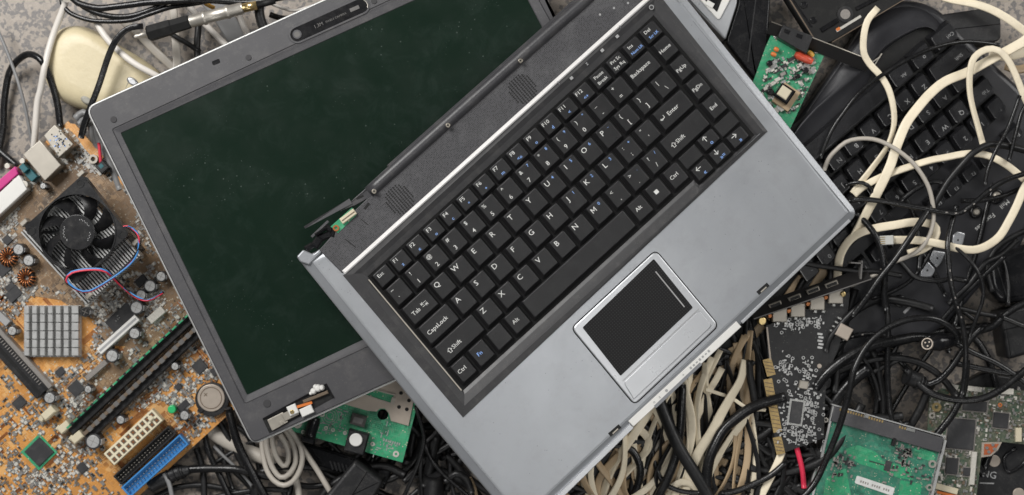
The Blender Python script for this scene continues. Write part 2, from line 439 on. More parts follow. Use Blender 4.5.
# ---------------------------------------------------------------- the broken-off laptop screen
S = T('laptop_screen', 'detached laptop display lid, grey bezel round a dusty dark green screen', 'laptop screen', 296, 180, .0665, 24.2)
OUT = [(85, 107.5), (252, 445), (668, 258), (508, -84)]
INN = [(121.5, 133.5), (247.6, 394), (637.4, 208), (505.6, -40)]
GRV = [(113, 130), (245, 403), (612, 236), (487, -42)]
mb = MB(); mb.prism(inset(ccw(rounded(S.P(OUT), 10 * S.k, 5)), -.0007), -.0085, -.0022, 0, ch=.0008)
S.put('back_shell', mb, 'alu')
mb = MB()
o_ = rounded(S.P(OUT), [11 * S.k, 8 * S.k, 8 * S.k, 8 * S.k], 5)
o1 = inset(ccw(o_), .0010); o2 = inset(ccw(o_), .0019)
n6 = len(o1)
def rect_ring(q, h, n_out, corner_r):           # ring with the same vertex count as the outer outline
    p = rounded(S.P(q, h), corner_r, 5); return [(v.x, v.y, h) for v in p]
rr = [[(v.x, v.y, -.0035) for v in o1], [(v.x, v.y, -.0006) for v in o1], [(v.x, v.y, 0) for v in o2],
      rect_ring([(111.5, 129), (244.6, 405), (656, 214), (509, -56)], 0, 0, .002),
      rect_ring([(112.3, 129.5), (245, 404), (655, 213.5), (509, -55)], -.0007, 0, .002),
      rect_ring([(113, 130), (245.4, 403), (654, 213), (509, -54)], -.0002, 0, .0015),
      rect_ring([(120.3, 132.8), (247, 395.5), (639, 209.5), (506.5, -42)], -.0011, 0, .0012),
      rect_ring(INN, -.0023, 0, .001)]
mb.rings(rr, 0, False, False, False)
S.put('bezel', mb, 'bezel_plastic')
mb = MB(); S.prism(mb, [(119, 131), (246, 398), (641, 212), (508, -45)], -.005, -.0017, m=0); S.put('display_panel', mb, 'screen_glass')
for (x, y, r) in ((113.5, 119.5, 3.2), (248.5, 57.5, 2.9), (374, 1, 2.9), (267, 403.5, 3.9), (421, 338, 3.5)):
    mb = MB(); S.cyl(mb, x, y, -.0005, .0006, r, ch=.0003, n=24); S.put('rubber_bumper', mb, 'rubber')
mb = MB(); S.prism(mb, [(211.5, 61.5), (213, 65.5), (220.5, 62.5), (219, 58.5)], -.001, .0002, 1.5); S.put('latch_slot', mb, 'black_gloss')
# camera strip
mb = MB()
def stadium(a, b, r, n=10):
    a, b = Vector(a), Vector(b); d = (b - a).normalized(); w = Vector((-d.y, d.x)); out = []
    for c, s0 in ((b, -1), (a, 1)):
        for i in range(n + 1):
            t = math.pi * i / n; out.append(c - w * (math.cos(t) * r * -s0) * -1 * -1 + d * (math.sin(t) * r * -s0)) if 0 else out.append(c + (w * -math.cos(t) + d * math.sin(t)) * r * (1 if s0 < 0 else -1))
    return out
A, B = S.L(297.3, 34.5), S.L(361, 5.8)
mb.prism(stadium(A, B, 9.2 * S.k), -.0005, .0004, 0, ch=.0004); cb = S.put('camera_strip', mb, 'bezel_plastic')
mb = MB(); mb.prism(stadium(A, B, 7 * S.k), .0001, .0006, 0)
S.put('camera_window', mb, 'black_gloss', cb)
mb = MB(); mb.cyl(A.x, A.y, .0004, .0012, 4.7 * S.k, ch=.0003, m=0); mb.cyl(A.x, A.y, .0006, .0013, 3 * S.k, m=1); S.put('camera_lens', mb, ['bezel_plastic', 'chip_grey'], cb)
mb = MB(); S.text(mb, '1.3M', 318.5, 25.3, .0008, 5, 0, 0); S.text(mb, 'PIXELS CAMERA', 336, 17.6, .0008, 2.9, 0, 0, 1.1)
S.put('camera_lettering', mb, 'chip_grey', cb)
mb = MB(); S.bar(mb, (350, 10.5), (359, 6.6), .0005, .0009, 3.6); S.put('led_window', mb, 'chip_grey', cb)
mb = MB(); q = S.L(364, 5.0); mb.tube([Vector((q.x + .0028 * math.cos(a), q.y + .004 * math.sin(a), .0007)) for a in [x * .25 - 1 for x in range(9)]], .0005, n=6); S.put('chrome_edge', mb, 'nickel', cb)
# hinge cut-out in the lower left corner
CUT = [(262.5, 419), (325.5, 384), (333.5, 398), (269.5, 433.5)]
mb = MB(); S.prism(mb, CUT, -.004, .0002, m=0); hb = S.put('hinge_recess', mb, 'black_matt')
mb = MB(); S.bar(mb, (263, 419), (326, 384.5), .0003, .0012, 1.6, ch=.0003); S.bar(mb, (325.5, 384), (333.5, 398), .0003, .001, 2)
S.bar(mb, (268, 417), (285, 409), .0005, .0016, 2.2, m=0); S.put('recess_edge', mb, 'black_gloss', hb)
mb = MB(); S.prism(mb, [(267, 420), (283, 412), (288, 422), (272, 431)], .0003, .0022, 1, ch=.0004); S.bar(mb, (283, 418), (297, 411), .0003, .003, 8, ch=.0005)
S.cyl(mb, 281, 423, .002, .003, 2.2, ch=.0003); S.put('hinge_bracket', mb, 'tin', hb)
mb = MB(); S.box(mb, 292.5, 410, .001, .0045, 9.5, 10, 0, .0006); S.box(mb, 306.5, 411, .001, .0038, 13, 8.5, 0, .0006); S.put('white_connector', mb, 'white_plastic', hb)
mb = MB(); S.cyl(mb, 292, 412, .004, .0052, 2.2, ch=.0003); S.put('hinge_screw', mb, 'brass', hb)
mb = MB(); S.bar(mb, (297, 407), (312, 402.5), .001, .0035, 2.6); S.put('flex_strip', mb, 'orange', hb)
mb = MB(); S.bar(mb, (303, 402), (328, 392), .001, .003, 3.4, ch=.0005); S.put('hinge_pin', mb, 'smd_brown', hb)
mb = MB()
for (x, y, r) in ((313, 391.5, 3.4), (317.5, 388.5, 4), (321.5, 388, 3), (315, 387, 2.6), (310.5, 393.5, 2)):
    c = S.L(x, y, .004); mb.dome([(c.x + r * S.k * math.cos(t), c.y + r * S.k * math.sin(t)) for t in [i * .52 for i in range(12)]], .0005, .0045 + r * .0002)
S.put('glue_lump', mb, 'white_plastic', hb)
# ---------------------------------------------------------------- the keyboard half
ux, uy = .742, .671
sl = -.083
K = T('laptop', 'silver laptop keyboard half without its screen, black keys and touchpad, lying diagonally on top', 'laptop', 590, 240, .0925, 42.2, (sl * ux, sl * uy))
GX = lambda a, b: (369.5 + 18.4 * a + 16.2 * b, 276.5 - 16.8 * a + 19.3 * b)
BO = [(300, 257), (497, 503), (525, 528), (861, 214), (693, 4), (640, -58)]   # outer outline clockwise on screen
SH = [(319, 249), (297.5, 258.5), (427.3, 420), (521.5, 532), (860.5, 213.3), (690, 0), (644, -55), (352, 219)]
sh_r = [2, 3, 0, 10, 10, 0, 0, 0]
base_ccw = rounded(K.P(SH), [q * K.k for q in sh_r][::-1], 5)
mb = MB()
rr = []
for d, h in ((.004, -.029), (.001, -.026), (0., -.006), (.0004, -.0052), (.0012, -.0048)):
    rr.append([(v.x, v.y, h) for v in inset(base_ccw, d)])
mb.rings(rr, 0, True)
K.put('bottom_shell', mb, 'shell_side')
mb = MB(); rr = []
for d, h in ((.0008, -.006), (.0008, -.0031), (.0012, -.0026), (.0062, -.0006), (.0072, -.0001), (.0085, 0)):
    rr.append([(v.x, v.y, h) for v in inset(base_ccw, d)])
mb.rings(rr, 0, False, False, False)
hole = [(v.x, v.y) for v in inset(ccw(K.P([(343, 275.5), (657, -8), (767.5, 131.4), (708, 187.5), (702, 193.2), (463, 417.6)])), .003)]
mb.fill(rr[-1], hole, 0)
palm = K.put('palm_rest', mb, 'silver_shell')
# front lip strip and label strip
mb = MB(); K.bar(mb, (536, 520), (632, 426), -.004, -.0004, 5.4, ch=.0004); K.put('front_lip', mb, 'pad_frame')
mb = MB(); K.bar(mb, (742, 322.5), (850, 220), -.0045, -.0016, 3.2, ch=.0004); K.put('front_lip', mb, 'pad_frame')
mb = MB(); K.bar(mb, (631, 424), (739, 324), -.0035, .0004, 7.4, ch=.0004); ls = K.put('light_strip', mb, 'white_plastic')
mb = MB(); K.bar(mb, (655, 407), (701, 363.5), -.0035, .0006, 3.2); K.put('front_latch', mb, 'shell_side', ls)
mb = MB()
for i, (x, y) in enumerate(((654, 402), (659.5, 397), (666.5, 390.5), (683.5, 375))):
    if i == 2: K.cyl(mb, x, y, .0003, .0006, 1.5, n=12)
    else: K.text(mb, ['o', 'z', '', '+'][i], x, y, .0006, 4.4, 0, 0)
for i in range(7): K.bar(mb, (690 + i * 3, 368.6 - i * 2.8), (691.6 + i * 3, 367.2 - i * 2.8), .0003, .0006, 2.4 - (i % 3) * .5)
K.put('indicator_icons', mb, 'legend_grey', ls)
for (x, y) in ((763, 288.8), (614.7, 430.5)):
    mb = MB(); K.bar(mb, (x - 5.3, y + 4.6), (x + 5.3, y - 4.6), -.0015, .00015, 4.4); sl_ = K.put('latch_hole', mb, 'black_matt')
    mb = MB(); K.bar(mb, (x - 2, y + 3.2), (x + 3.4, y - 1.8), 0, .0004, 1.3); K.put('latch_magnet', mb, 'tin', sl_)
# right hand band and scratches
mb = MB()
for a, b in (((693, 21), (850, 212)),): K.bar(mb, a, b, -.0005, .00012, .7)
K.put('edge_seam', mb, 'shell_side')
# keyboard surround
wellg = [(-.06, -.06), (15.52, -.06), (15.52, 6.17), (12.5, 6.17), (12.5, 5.86), (-.06, 5.86)]
mid = [(-.16, -.3), (15.66, -.3), (15.62, 6.25), (12.42, 6.25), (12.38, 6.0), (-.12, 6.0)]
outp = [(343, 275.5), (657, -8), (767.5, 131.4), (708, 187.5), (702, 193.2), (463, 417.6)]
mid2 = [(-.42, -.5), (15.95, -.5), (15.85, 6.3), (12.6, 6.33), (12.2, 6.36), (-.42, 6.33)]
def kr(pts, h, grid=True): return [(v.x, v.y, h) for v in K.P([GX(*p) for p in pts] if grid else pts, 0)][::-1]
mb = MB(); mb.rings([kr(outp, -.0008, False), kr(outp, .0005, False), kr(mid2, .0010), kr(mid, -.0006), kr(wellg, -.0018), kr(wellg, -.0042)], 0, False, False, False)
KF = K.put('keyboard_surround', mb, 'key_frame')
mb = MB(); mb.rings([kr(wellg, -.003), kr(wellg, -.0021)], 0); K.put('key_well', mb, 'key_well')
mb = MB(); K.bar(mb, (368.6, 279.5), (461.5, 390.5), -.002, .0003, 1.1); K.put('well_edge', mb, 'tin', KF)
# icons on the surround
mb = MB(); K.cyl(mb, 651.5, 7.2, .0008, .0011, 2.6, n=20); K.put('power_icon', mb, 'legend_grey', KF)
for (x, y) in ((571.5, 78), (602.3, 50.3), (617.3, 36.3)):
    mb = MB(); K.box(mb, x, y, .0006, .0011, 3.4, 3, 0); K.put('function_icon', mb, 'legend_grey', KF)
mb = MB(); K.text(mb, 'z', 586.7, 63.5, .0011, 6); K.put('function_icon', mb, 'legend_grey', KF)
mb = MB(); K.cyl(mb, 651.5, 7.2, .001, .0013, 1.7, n=20); K.put('power_icon_centre', mb, 'key_frame', KF)
# trim
mb = MB(); K.bar(mb, (343.5, 272.5), (653.5, -6.5), -.001, .0021, 4.6, ch=.0009); K.put('silver_trim', mb, 'trim')
mb = MB()
for a, b in (((557.5, 81), (559.8, 84.2)), ((619, 25.3), (621, 28))): K.bar(mb, a, b, .0015, .0023, .5)
K.put('trim_joint', mb, 'shell_side')
# speaker deck and hinge cover
mb = MB(); K.prism(mb, [(319, 250), (342, 273), (652, -8), (620, -42), (420, 148), (352, 213)], -.004, .0012, 1, ch=.0006); dk = K.put('speaker_deck', mb, 'speaker_deck')
for (cx_, cy_) in ((399.5, 199.5), (522.5, 89)):
    mb = MB()
    for i in range(-4, 5):
        for j in range(-6, 7):
            if abs(i) * 1.4 + abs(j) > 9.5: continue
            x = cx_ + i * 3.0 * .742 + j * 2.15 * .66; y = cy_ - i * 3.0 * .671 + j * 2.15 * .75
            K.box(mb, x, y, .001, .0014, 1.5, 1.45, 0)
    K.put('speaker_grille', mb, 'black_matt', dk)
mb = MB(); K.bar(mb, (345, 239), (356, 247.5), .0008, .00135, .9); K.bar(mb, (361, 219), (368, 225), .0008, .00135, .8)
K.bar(mb, (356.5, 199), (363.5, 195.5), .0008, .0016, 2.2); K.bar(mb, (364.5, 209), (369, 203), .0008, .0016, 2.2); K.put('deck_slot', mb, 'black_matt', dk)
P0 = [K.L(x, y, .004) for x, y in ((369, 192), (400, 164), (500, 75), (552, 29), (583, 2), (590, -5))]
mb = MB(); mb.tube(catmull([Vector((p.x, p.y, -.001)) for p in P0], .01), .0052, .0060, 20); hc = K.put('hinge_cover', mb, 'hinge_plastic')
mb = MB(); K.prism(mb, [(339.5, 211.5), (391, 165.5), (420, 147), (372, 196), (356, 205)], -.004, .0014, 1, ch=.0005)
K.bar(mb, (388, 166.5), (600, -22), -.006, .001, 3.4, ch=.0008)
K.put('hinge_cover_edge', mb, 'hinge_plastic')
mb = MB(); a, b = K.L(305, 228.5, .004), K.L(352, 203.5, .003); e = (b - a); w = Vector((-e.y, e.x)).normalized()
mb.quad([(a.x, a.y, .003), (b.x, b.y, .0022), (b.x + w.x * .0045, b.y + w.y * .0045, .0022), (a.x + w.x * .0018, a.y + w.y * .0018, .0045)])
mb.quad([(a.x, a.y, .002), (b.x, b.y, .0012), (b.x, b.y, .0022), (a.x, a.y, .003)])
q = K.L(320, 229, .001); mb.box(q.x, q.y, -.002, .001, .018, .0022, math.radians(2), .0004)
K.put('torn_cover_strip', mb, 'bezel_plastic')
for (x, y) in ((374, 191.3), (448, 125.2), (520.6, 60.6)):
    mb = MB(); K.cyl(mb, x, y, .004, .0068, 2.4, n=16, ch=.0003); s1 = K.put('cover_screw', mb, 'screw')
    mb = MB(); K.cyl(mb, x, y, .006, .0069, 1, n=6); K.put('screw_slot', mb, 'black_matt', s1)
for (x, y) in ((614, 8), (600, 14.5), (628, 3)): 
    mb = MB(); K.cyl(mb, x, y, .001, .0014, 1.2, n=12); K.put('status_light', mb, 'legend_grey', dk)
# torn hinge end with its connector board
mb = MB(); K.prism(mb, [(330, 227), (352, 207.5), (356.5, 215), (338, 233)], -.003, .0016); cbd = K.put('connector_board', mb, 'pcb_green')
mb = MB(); K.bar(mb, (341, 221.5), (355, 211), .001, .0045, 6.2, ch=.0005); cc = K.put('board_connector', mb, 'cream', cbd)
mb = MB(); K.bar(mb, (342, 220.8), (354.5, 211.5), .0045, .0048, 1); K.put('connector_slot', mb, 'smd_brown', cc)
mb = MB(); c = K.L(336, 228, .003); mb.annulus(c.x, c.y, .001, .0026, 3.2 * K.k, 1.5 * K.k, 18); K.put('board_eyelet', mb, 'copper', cbd)
mb = MB()
for (x, y, w_, d_, a_, h_) in ((325, 236, 14, 7, -20, .001), (317, 242, 12, 8, 15, .002), (333, 233, 9, 5, 35, .002), (309, 247, 9, 6, -10, .0006), (321, 231, 14, 3, -8, .0035), (329, 228.5, 6, 8, 20, .0022)):
    K.box(mb, x, y, -.008, h_, w_, d_, a_, .0012)
K.put('broken_hinge', mb, 'black_gloss')
mb = MB(); K.prism(mb, [(296.5, 256.5), (303, 249.5), (313, 254), (320, 248.5), (322, 252), (309, 265), (300, 262)], -.006, .001, 1.5, ch=.0012)
K.put('corner_stub', mb, 'silver_shell')
# touchpad
mb = MB(); TP = [(655.6, 250.4), (571.5, 328.2), (634.5, 404.5), (718.3, 325.5)]
tp = rounded(K.P(TP), 6 * K.k, 5)
mb.rings([[(v.x, v.y, h) for v in inset(tp, d)] for d, h in ((-.0008, -.0006), (-.0008, -.0004), (0, -.0003), (.0003, .0010), (.0010, .0013))], 0, False); tf = K.put('touchpad', mb, 'pad_frame')
mb = MB(); mb.rings([[(v.x, v.y, h) for v in inset(tp, d)] for d, h in ((-.0007, -.0003), (-.0007, .00022), (-.0001, .00022))], 0, False, True); K.put('touchpad_gap', mb, 'key_well', tf)
mb = MB(); K.prism(mb, [(653.8, 258.8), (582.5, 327.5), (620.5, 376), (693, 307.5)], .001, .0016, 1.5); K.put('touch_surface', mb, 'touch_surface', tf)
mb = MB(); K.bar(mb, (655.6, 271.5), (684.5, 307), .0014, .0019, 1.2); K.put('scroll_line', mb, 'legend_grey', tf)
mb = MB(); K.prism(mb, [(623.5, 382.5), (633.8, 399.5), (712.5, 325.4), (699.3, 309.8)], .0011, .0021, [4, 0, 4, 4], ch=.0006); K.put('touchpad_button', mb, 'pad_frame', tf)
mb = MB(); K.bar(mb, (622.5, 381), (699, 308.7), .0012, .00165, .6); K.put('button_gap', mb, 'legend_grey', tf)
# keys
BL_ = 1
def key(a0, a1, b0, b1, leg=(), flat=False, H=.0018):
    g = .03; mb = MB()
    gq = lambda x0, x1, y0, y1, h: [(v.x, v.y, h) for v in K.P([GX(x0, y0), GX(x0, y1), GX(x1, y1), GX(x1, y0)], .0018)]
    jit = R.uniform(-.00012, .00012)
    if flat:
        mb.rings([gq(a0 + g, a1 - g, b0 + g, b1 - g, -.003), gq(a0 + g, a1 - g, b0 + g, b1 - g, -.0007), gq(a0 + g + .03, a1 - g - .03, b0 + g + .03, b1 - g - .03, -.0003)], 0, False)
    else:
        z = H + jit; x0, x1, y0, y1 = a0 + .14, a1 - .08, b0 + .05, b1 - .12
        if b1 - b0 < .9: y1 = b1 - .09; x0 = a0 + .1
        ri = lambda d, h: [(v.x, v.y, h) for v in rounded([K.L(*GX(x, y), .0018) for x, y in ((x0 + d, y0 + d), (x0 + d, y1 - d), (x1 - d, y1 - d), (x1 - d, y0 + d))], .0011, 2)]
        ro = [(v.x, v.y, -.0035) for v in rounded([K.L(*GX(x, y), .0018) for x, y in ((a0 + g, b0 + g), (a0 + g, b1 - g), (a1 - g, b1 - g), (a1 - g, b0 + g))], .0006, 2)]
        mb.rings([ro, [(x, y, -.0018) for x, y, _ in ro], ri(0, z - .0005), ri(.018, z - .00012), ri(.04, z)], 0, False)
        cx, cy = (x0 + x1) / 2, (y0 + y1) / 2
        for it in leg:
            st, dx, dy, sz = it[:4]; mi = it[4] if len(it) > 4 else 1
            px, py = GX(cx + dx, cy + dy); K.text(mb, st, px, py, z + .00006, sz * .93, 0, mi, 1.05)
    o = K.put('key', mb, ['key_cap', 'legend', 'legend_blue'])
F = .906
fr = ['Esc'] + ['F%d' % i for i in range(1, 13)]
for i, s_ in enumerate(fr):
    leg = [(s_, -.08, -.12, 5.6)] if i == 0 else [(s_, -.15, -.14, 6), (['z', 'x', 'o', 'c', '*', '+', 'm', '<o', 'o', 'd', '<', '<+'][i - 1], -.02, .17, 5.2, 2)]
    key(i * F, (i + 1) * F, 0, .77, leg)
key(13 * F, 14 * F, 0, .77, [('Pause', 0, -.13, 5.2), ('Break', 0, .13, 5.2)])
key(14 * F, 15 * F, 0, .77, [('Prt Sc', 0, -.13, 5.2), ('Sys Rq', 0, .13, 5.2)])
key(15 * F, 16 * F, 0, .77, [('Ins', -.1, -.12, 5.4), ('Num LK', .04, .15, 4.4, 2)])
key(16 * F, 17 * F + .03, 0, .77, [('Del', -.1, -.12, 5.4), ('Scr LK', .02, .15, 4.4, 2)])
r1 = [('~', '`'), ('!', '1'), ('@', '2'), ('#', '3'), ('$', '4'), ('%', '5'), ('^', '6'), ('&', '7'), ('*', '8'), ('(', '9'), (')', '0'), ('_', '-'), ('+', '=')]
for i, (u, d) in enumerate(r1):
    leg = [(u, -.2, -.22, 6.2), (d, -.12, .22, 7)]
    if 7 <= i <= 10: leg.append((['7', '8', '9', '*'][i - 7], .2, -.26, 4.6, 2))
    key(i, i + 1, .77, 1.77, leg)
key(13, 14.5, .77, 1.77, [('Backspace', -.1, -.05, 6.2)])
bl = {'U': '4', 'I': '5', 'O': '6', 'P': '-', 'J': '1', 'K': '2', 'L': '3', 'M': '0', ';': '+'}
key(0, 1.5, 1.77, 2.77, [('Tab', -.25, .05, 6.4), ('↹', .2, .05, 7)])
def rowk(x, y, s_):
    for i, ch_ in enumerate(s_):
        if ch_ in '[];\',./':
            up = {'[': '{', ']': '}', ';': ':', "'": '"', ',': '<', '.': '>', '/': '?'}[ch_]
            leg = [(up, -.18, -.2, 6.4), (ch_, -.04, .18, 7)]
        else: leg = [(ch_, -.17, -.18, 8.2)]
        if ch_ in bl: leg.append((bl[ch_], .16, -.24, 5, 2))
        if ch_ == '/': leg.append(('/', .2, -.24, 5, 2))
        if ch_ == '.': leg.append(('.', .2, -.24, 5, 2))
        key(x + i, x + i + 1, y, y + 1, leg)
rowk(1.5, 1.77, 'QWERTYUIOP[]')
key(13.5, 14.5, 1.77, 2.77, [('|', -.2, -.2, 6.4), ('\\', 0, .18, 6.8)])
key(0, 1.75, 2.77, 3.77, [('CapsLock', -.08, .02, 6.6)])
rowk(1.75, 2.77, "ASDFGHJKL;'")
key(12.75, 14.5, 2.77, 3.77, [('Enter', -.02, .0, 6.6), ('↵', -.56, .0, 7.5)])
key(0, 2.25, 3.77, 4.77, [('Shift', -.22, .08, 6.4), ('⇧', -.58, .1, 7.5)])
rowk(2.25, 3.77, 'ZXCVBNM,./')
key(12.25, 14.5, 3.77, 4.77, [('Shift', -.28, .05, 6.4), ('⇧', -.64, .07, 7.5)])
for x0, x1, s_, mi in ((0, .95, 'Ctrl', 1), (.95, 1.93, 'Fn', 2), (1.93, 2.9, '', 1), (2.9, 3.88, 'Alt', 1), (3.88, 9.6, '', 1), (9.6, 10.56, 'Alt', 1), (10.56, 11.53, 'MENU', 1), (11.53, 12.48, 'Ctrl', 1)):
    if s_ == 'MENU': leg = [('■', -.06, -.02, 6)]
    else: leg = [(s_, -.07, -.02, 6.2, mi)] if s_ else []
    key(x0, x1, 4.77, 5.77, leg)
for i, s_ in enumerate(('Home', 'PgUp', 'PgDn', 'End')): key(14.55, 15.45, .77 + i, 1.77 + i, [(s_, -.06, .0, 5.8)])
key(12.52, 13.47, 4.79, 5.42, flat=True); key(14.45, 15.45, 4.79, 5.42, flat=True)
for x, y, s_, t_ in ((13.49, 4.74, '↑', 'o'), (12.52, 5.44, '←', '«'), (13.49, 5.44, '↓', '»='), (14.45, 5.44, '→', '»')):
    key(x, x + .95, y, y + .7, [(s_, -.1, -.12, 9), (t_, .02, .15, 6.5, 2)])
# ---------------------------------------------------------------- the motherboard on the left
B = T('motherboard', 'brown and orange computer motherboard with black fan, memory slots and blue connector', 'motherboard', 110, 320, .018, 42.4)
U, V = Vector((.74, -.673)), Vector((.673, .74))
c0 = Vector((68, 121)); q4 = [c0, c0 + V * 325, c0 + V * 325 - U * 374, c0 - U * 374]
mb = MB(); B.prism(mb, [tuple(q) for q in q4], -.0016, 0, m=0); bd = B.put('circuit_board', mb, 'pcb_orange')
def inboard(x, y):
    d = Vector((x, y)) - c0; return d.dot(U) < -3 and 3 < d.dot(V) < 321
# darker copper-free areas of the board
mb = MB()
for p in ([(12, 178), (68, 128), (175, 240), (150, 345), (110, 330), (60, 300), (-5, 290), (-5, 200)], [(150, 230), (215, 335), (205, 350), (100, 345), (92, 300), (140, 270)], [(70, 395), (190, 290), (215, 330), (80, 455), (60, 445)]):
    B.prism(mb, p, .00002, .0001 + .00004 * len(p))
B.put('dark_copper_area', mb, 'pcb_brown', bd)
mb = MB(); tr = random.Random(3)
for i in range(150):
    x, y = tr.uniform(-20, 230), tr.uniform(130, 500); dx, dy = (U if tr.random() < .5 else V) * tr.uniform(8, 34)
    if not (inboard(x, y) and inboard(x + dx * 1.1, y + dy * 1.1)): continue
    B.bar(mb, (x, y), (x + dx, y + dy), 0, .00035, tr.choice((.7, .7, 1.1, 2.5)))
    if tr.random() < .6:
        for j in range(1, 4): B.bar(mb, (x + dy * 0.06 * j, y - dx * .06 * j), (x + dx + dy * .06 * j, y + dy - dx * .06 * j), 0, .00035, .7)
o = B.put('copper_track', mb, 'copper', bd); o['kind'] = 'stuff'
avoid = [(77, 232, 60), (54, 331, 38), (131, 439, 20), (150, 450, 16), (212, 399, 17), (39, 452, 18), (160, 415, 14), (115, 465, 16), (140, 466, 16), (165, 440, 14)]
def clear(x, y, extra=()):
    for a, b, r in avoid:
        if abs(x - a) < r and abs(y - b) < r and (x - a) ** 2 + (y - b) ** 2 < r * r * 1.1: return False
    return True
# small parts: rows and clusters of chips, resistors and capacitors
mb = MB()
for i in range(6800):
    if tr.random() < .6:
        gx, gy = tr.choice([(30, 420), (20, 470), (60, 475), (90, 460), (75, 405), (60, 375), (15, 365), (170, 400), (150, 392), (185, 385), (195, 425), (215, 375), (85, 340), (30, 295), (10, 215), (45, 205), (100, 150), (90, 135), (10, 320), (5, 285), (60, 290), (105, 320), (30, 490), (110, 160), (128, 200), (140, 225), (95, 150), (30, 190), (12, 225), (60, 180), (150, 310), (130, 300), (75, 300), (100, 300)])
        x, y = tr.gauss(gx, 15), tr.gauss(gy, 13)
    else: x, y = tr.uniform(-12, 255), tr.uniform(118, 505)
    x, y = round(x / 1.6) * 1.6, round(y / 1.6) * 1.6
    if not inboard(x, y) or not clear(x, y): continue
    a = tr.choice((0, 90)); w, d = tr.choice(((2.2, 1.1), (3, 1.6), (3.2, 1.8), (1.6, 1), (5, 3), (2.6, 2.4), (6, 2)))
    m_ = tr.choice((0, 0, 0, 0, 1, 1, 2, 2, 3, 4)); h = tr.uniform(.0005, .0012)
    B.box(mb, x, y, 0, h, w, d, a, m=m_)
    if w > 2.9: # bright end caps
        c = B.L(x, y, h); aa = math.radians(a); e = Vector((math.cos(aa), math.sin(aa))) * w * .42 * B.k
        for sg in (-1, 1): mb.box(c.x + e.x * sg, c.y + e.y * sg, 0, h + .00008, w * .2 * B.k, d * B.k * 1.03, aa, 0, 4)
o = B.put('surface_components', mb, ['smd_white', 'smd_grey', 'smd_brown', 'smd_black', 'solder'], bd, kind='stuff')
def chip(px, py, w, d, h=.0018, rel=0, pins=True, m='chip'):
    mb = MB(); B.box(mb, px, py, 0, h, w, d, rel, .0003, 0)
    if pins:
        c = B.L(px, py, 0); a = math.radians(rel); cx, sx = math.cos(a), math.sin(a)
        for s_ in (-1, 1):
            for ax in (0, 1):
                if ax and w * 1.0 > d * 1.6: continue
                n = int((w if not ax else d) / 1.6)
                for i in range(n):
                    t = (i - (n - 1) / 2) * 1.5; lx, ly = (t, s_ * (d / 2 + .7)) if not ax else (s_ * (w / 2 + .7), t)
                    lx *= B.k; ly *= B.k
                    mb.box(c.x + lx * cx - ly * sx, c.y + lx * sx + ly * cx, 0, .0005, (.8 if not ax else 1.5) * B.k, (1.5 if not ax else .8) * B.k, a, 0, 1)
    return B.put('chip', mb, [m, 'solder'])
for a in ((76, 388.5, 13, 13, .0014), (199.5, 366.5, 12, 12), (183, 406, 13, 7), (82, 468, 9, 9), (13.5, 294, 15, 11), (19, 403, 12, 10), (2, 268, 14, 14), (10, 287, 10, 6), (214, 372, 6, 8), (178, 387, 6, 6), (121, 318, 30, 16, .0012), (60, 372, 9, 7), (141, 281, 12, 8), (7, 240, 8, 8)): chip(*a)
mb = MB(); B.box(mb, 39, 452, 0, .0009, 26, 26, 2, 0, 0); B.box(mb, 39, 452, .0008, .0022, 21, 21, 2, .0004, 1); B.put('green_edged_chip', mb, ['pcb_green', 'chip'])
# capacitors
def cap(px, py, r, h=.011, top='alu', name='capacitor', lean=(0, 0)):
    mb = MB(); c = B.L(px, py, h); rr = r * B.k
    mb.cyl(c.x, c.y, 0, h, rr, n=22, m=0, ch=.0006)
    mb.cyl(c.x, c.y, h - .0002, h + .00025, rr * .78, n=22, m=1, ch=.0002)
    for a in (0, 1.57): mb.box(c.x, c.y, h + .0001, h + .00033, rr * 1.3, .0003, a + .4, 0, 2)
    mb.box(c.x + rr * .55, c.y - rr * .6, 0, h * .97, rr * .7, rr * .45, 0.7, 0, 3)
    B.put(name, mb, ['chip', top, 'smd_grey', 'legend_grey'])
for a in ((12, 331, 5), (85, 312, 5, .009, 'black_matt'), (49.5, 398, 6.2), (112, 356, 6.8), (134.5, 333.5, 6), (136.5, 307.5, 7), (88, 389.5, 4), (120.5, 420, 4.6), (93, 441.5, 8), (175, 366.5, 4.2), (184.5, 415.5, 5.2), (18.5, 249.5, 6), (28.5, 260.5, 6), (150, 286, 6.4), (141, 295, 5.6), (161, 276.5, 5.4), (43, 186, 3.4)): cap(*a)
# inductors
for (x, y) in ((8, 257), (26, 277.5)):
    mb = MB(); c = B.L(x, y, .004); k = B.k
    ring = [Vector((c.x + math.cos(t) * 6.2 * k, c.y + math.sin(t) * 6.2 * k, .003)) for t in [i * .3142 for i in range(21)]]
    mb.tube(ring, .0022, n=8, m=0)
    for i in range(15):
        t = i * .4; cc_ = Vector((c.x + math.cos(t) * 6.2 * k, c.y + math.sin(t) * 6.2 * k, .003)); rad = Vector((math.cos(t), math.sin(t), 0))
        mb.tube([cc_ + rad * math.cos(a) * .0027 + Vector((0, 0, math.sin(a) * .0027)) for a in [j * .785 for j in range(9)]], .0006, n=5, m=1)
    B.put('inductor', mb, ['black_matt', 'copper'])
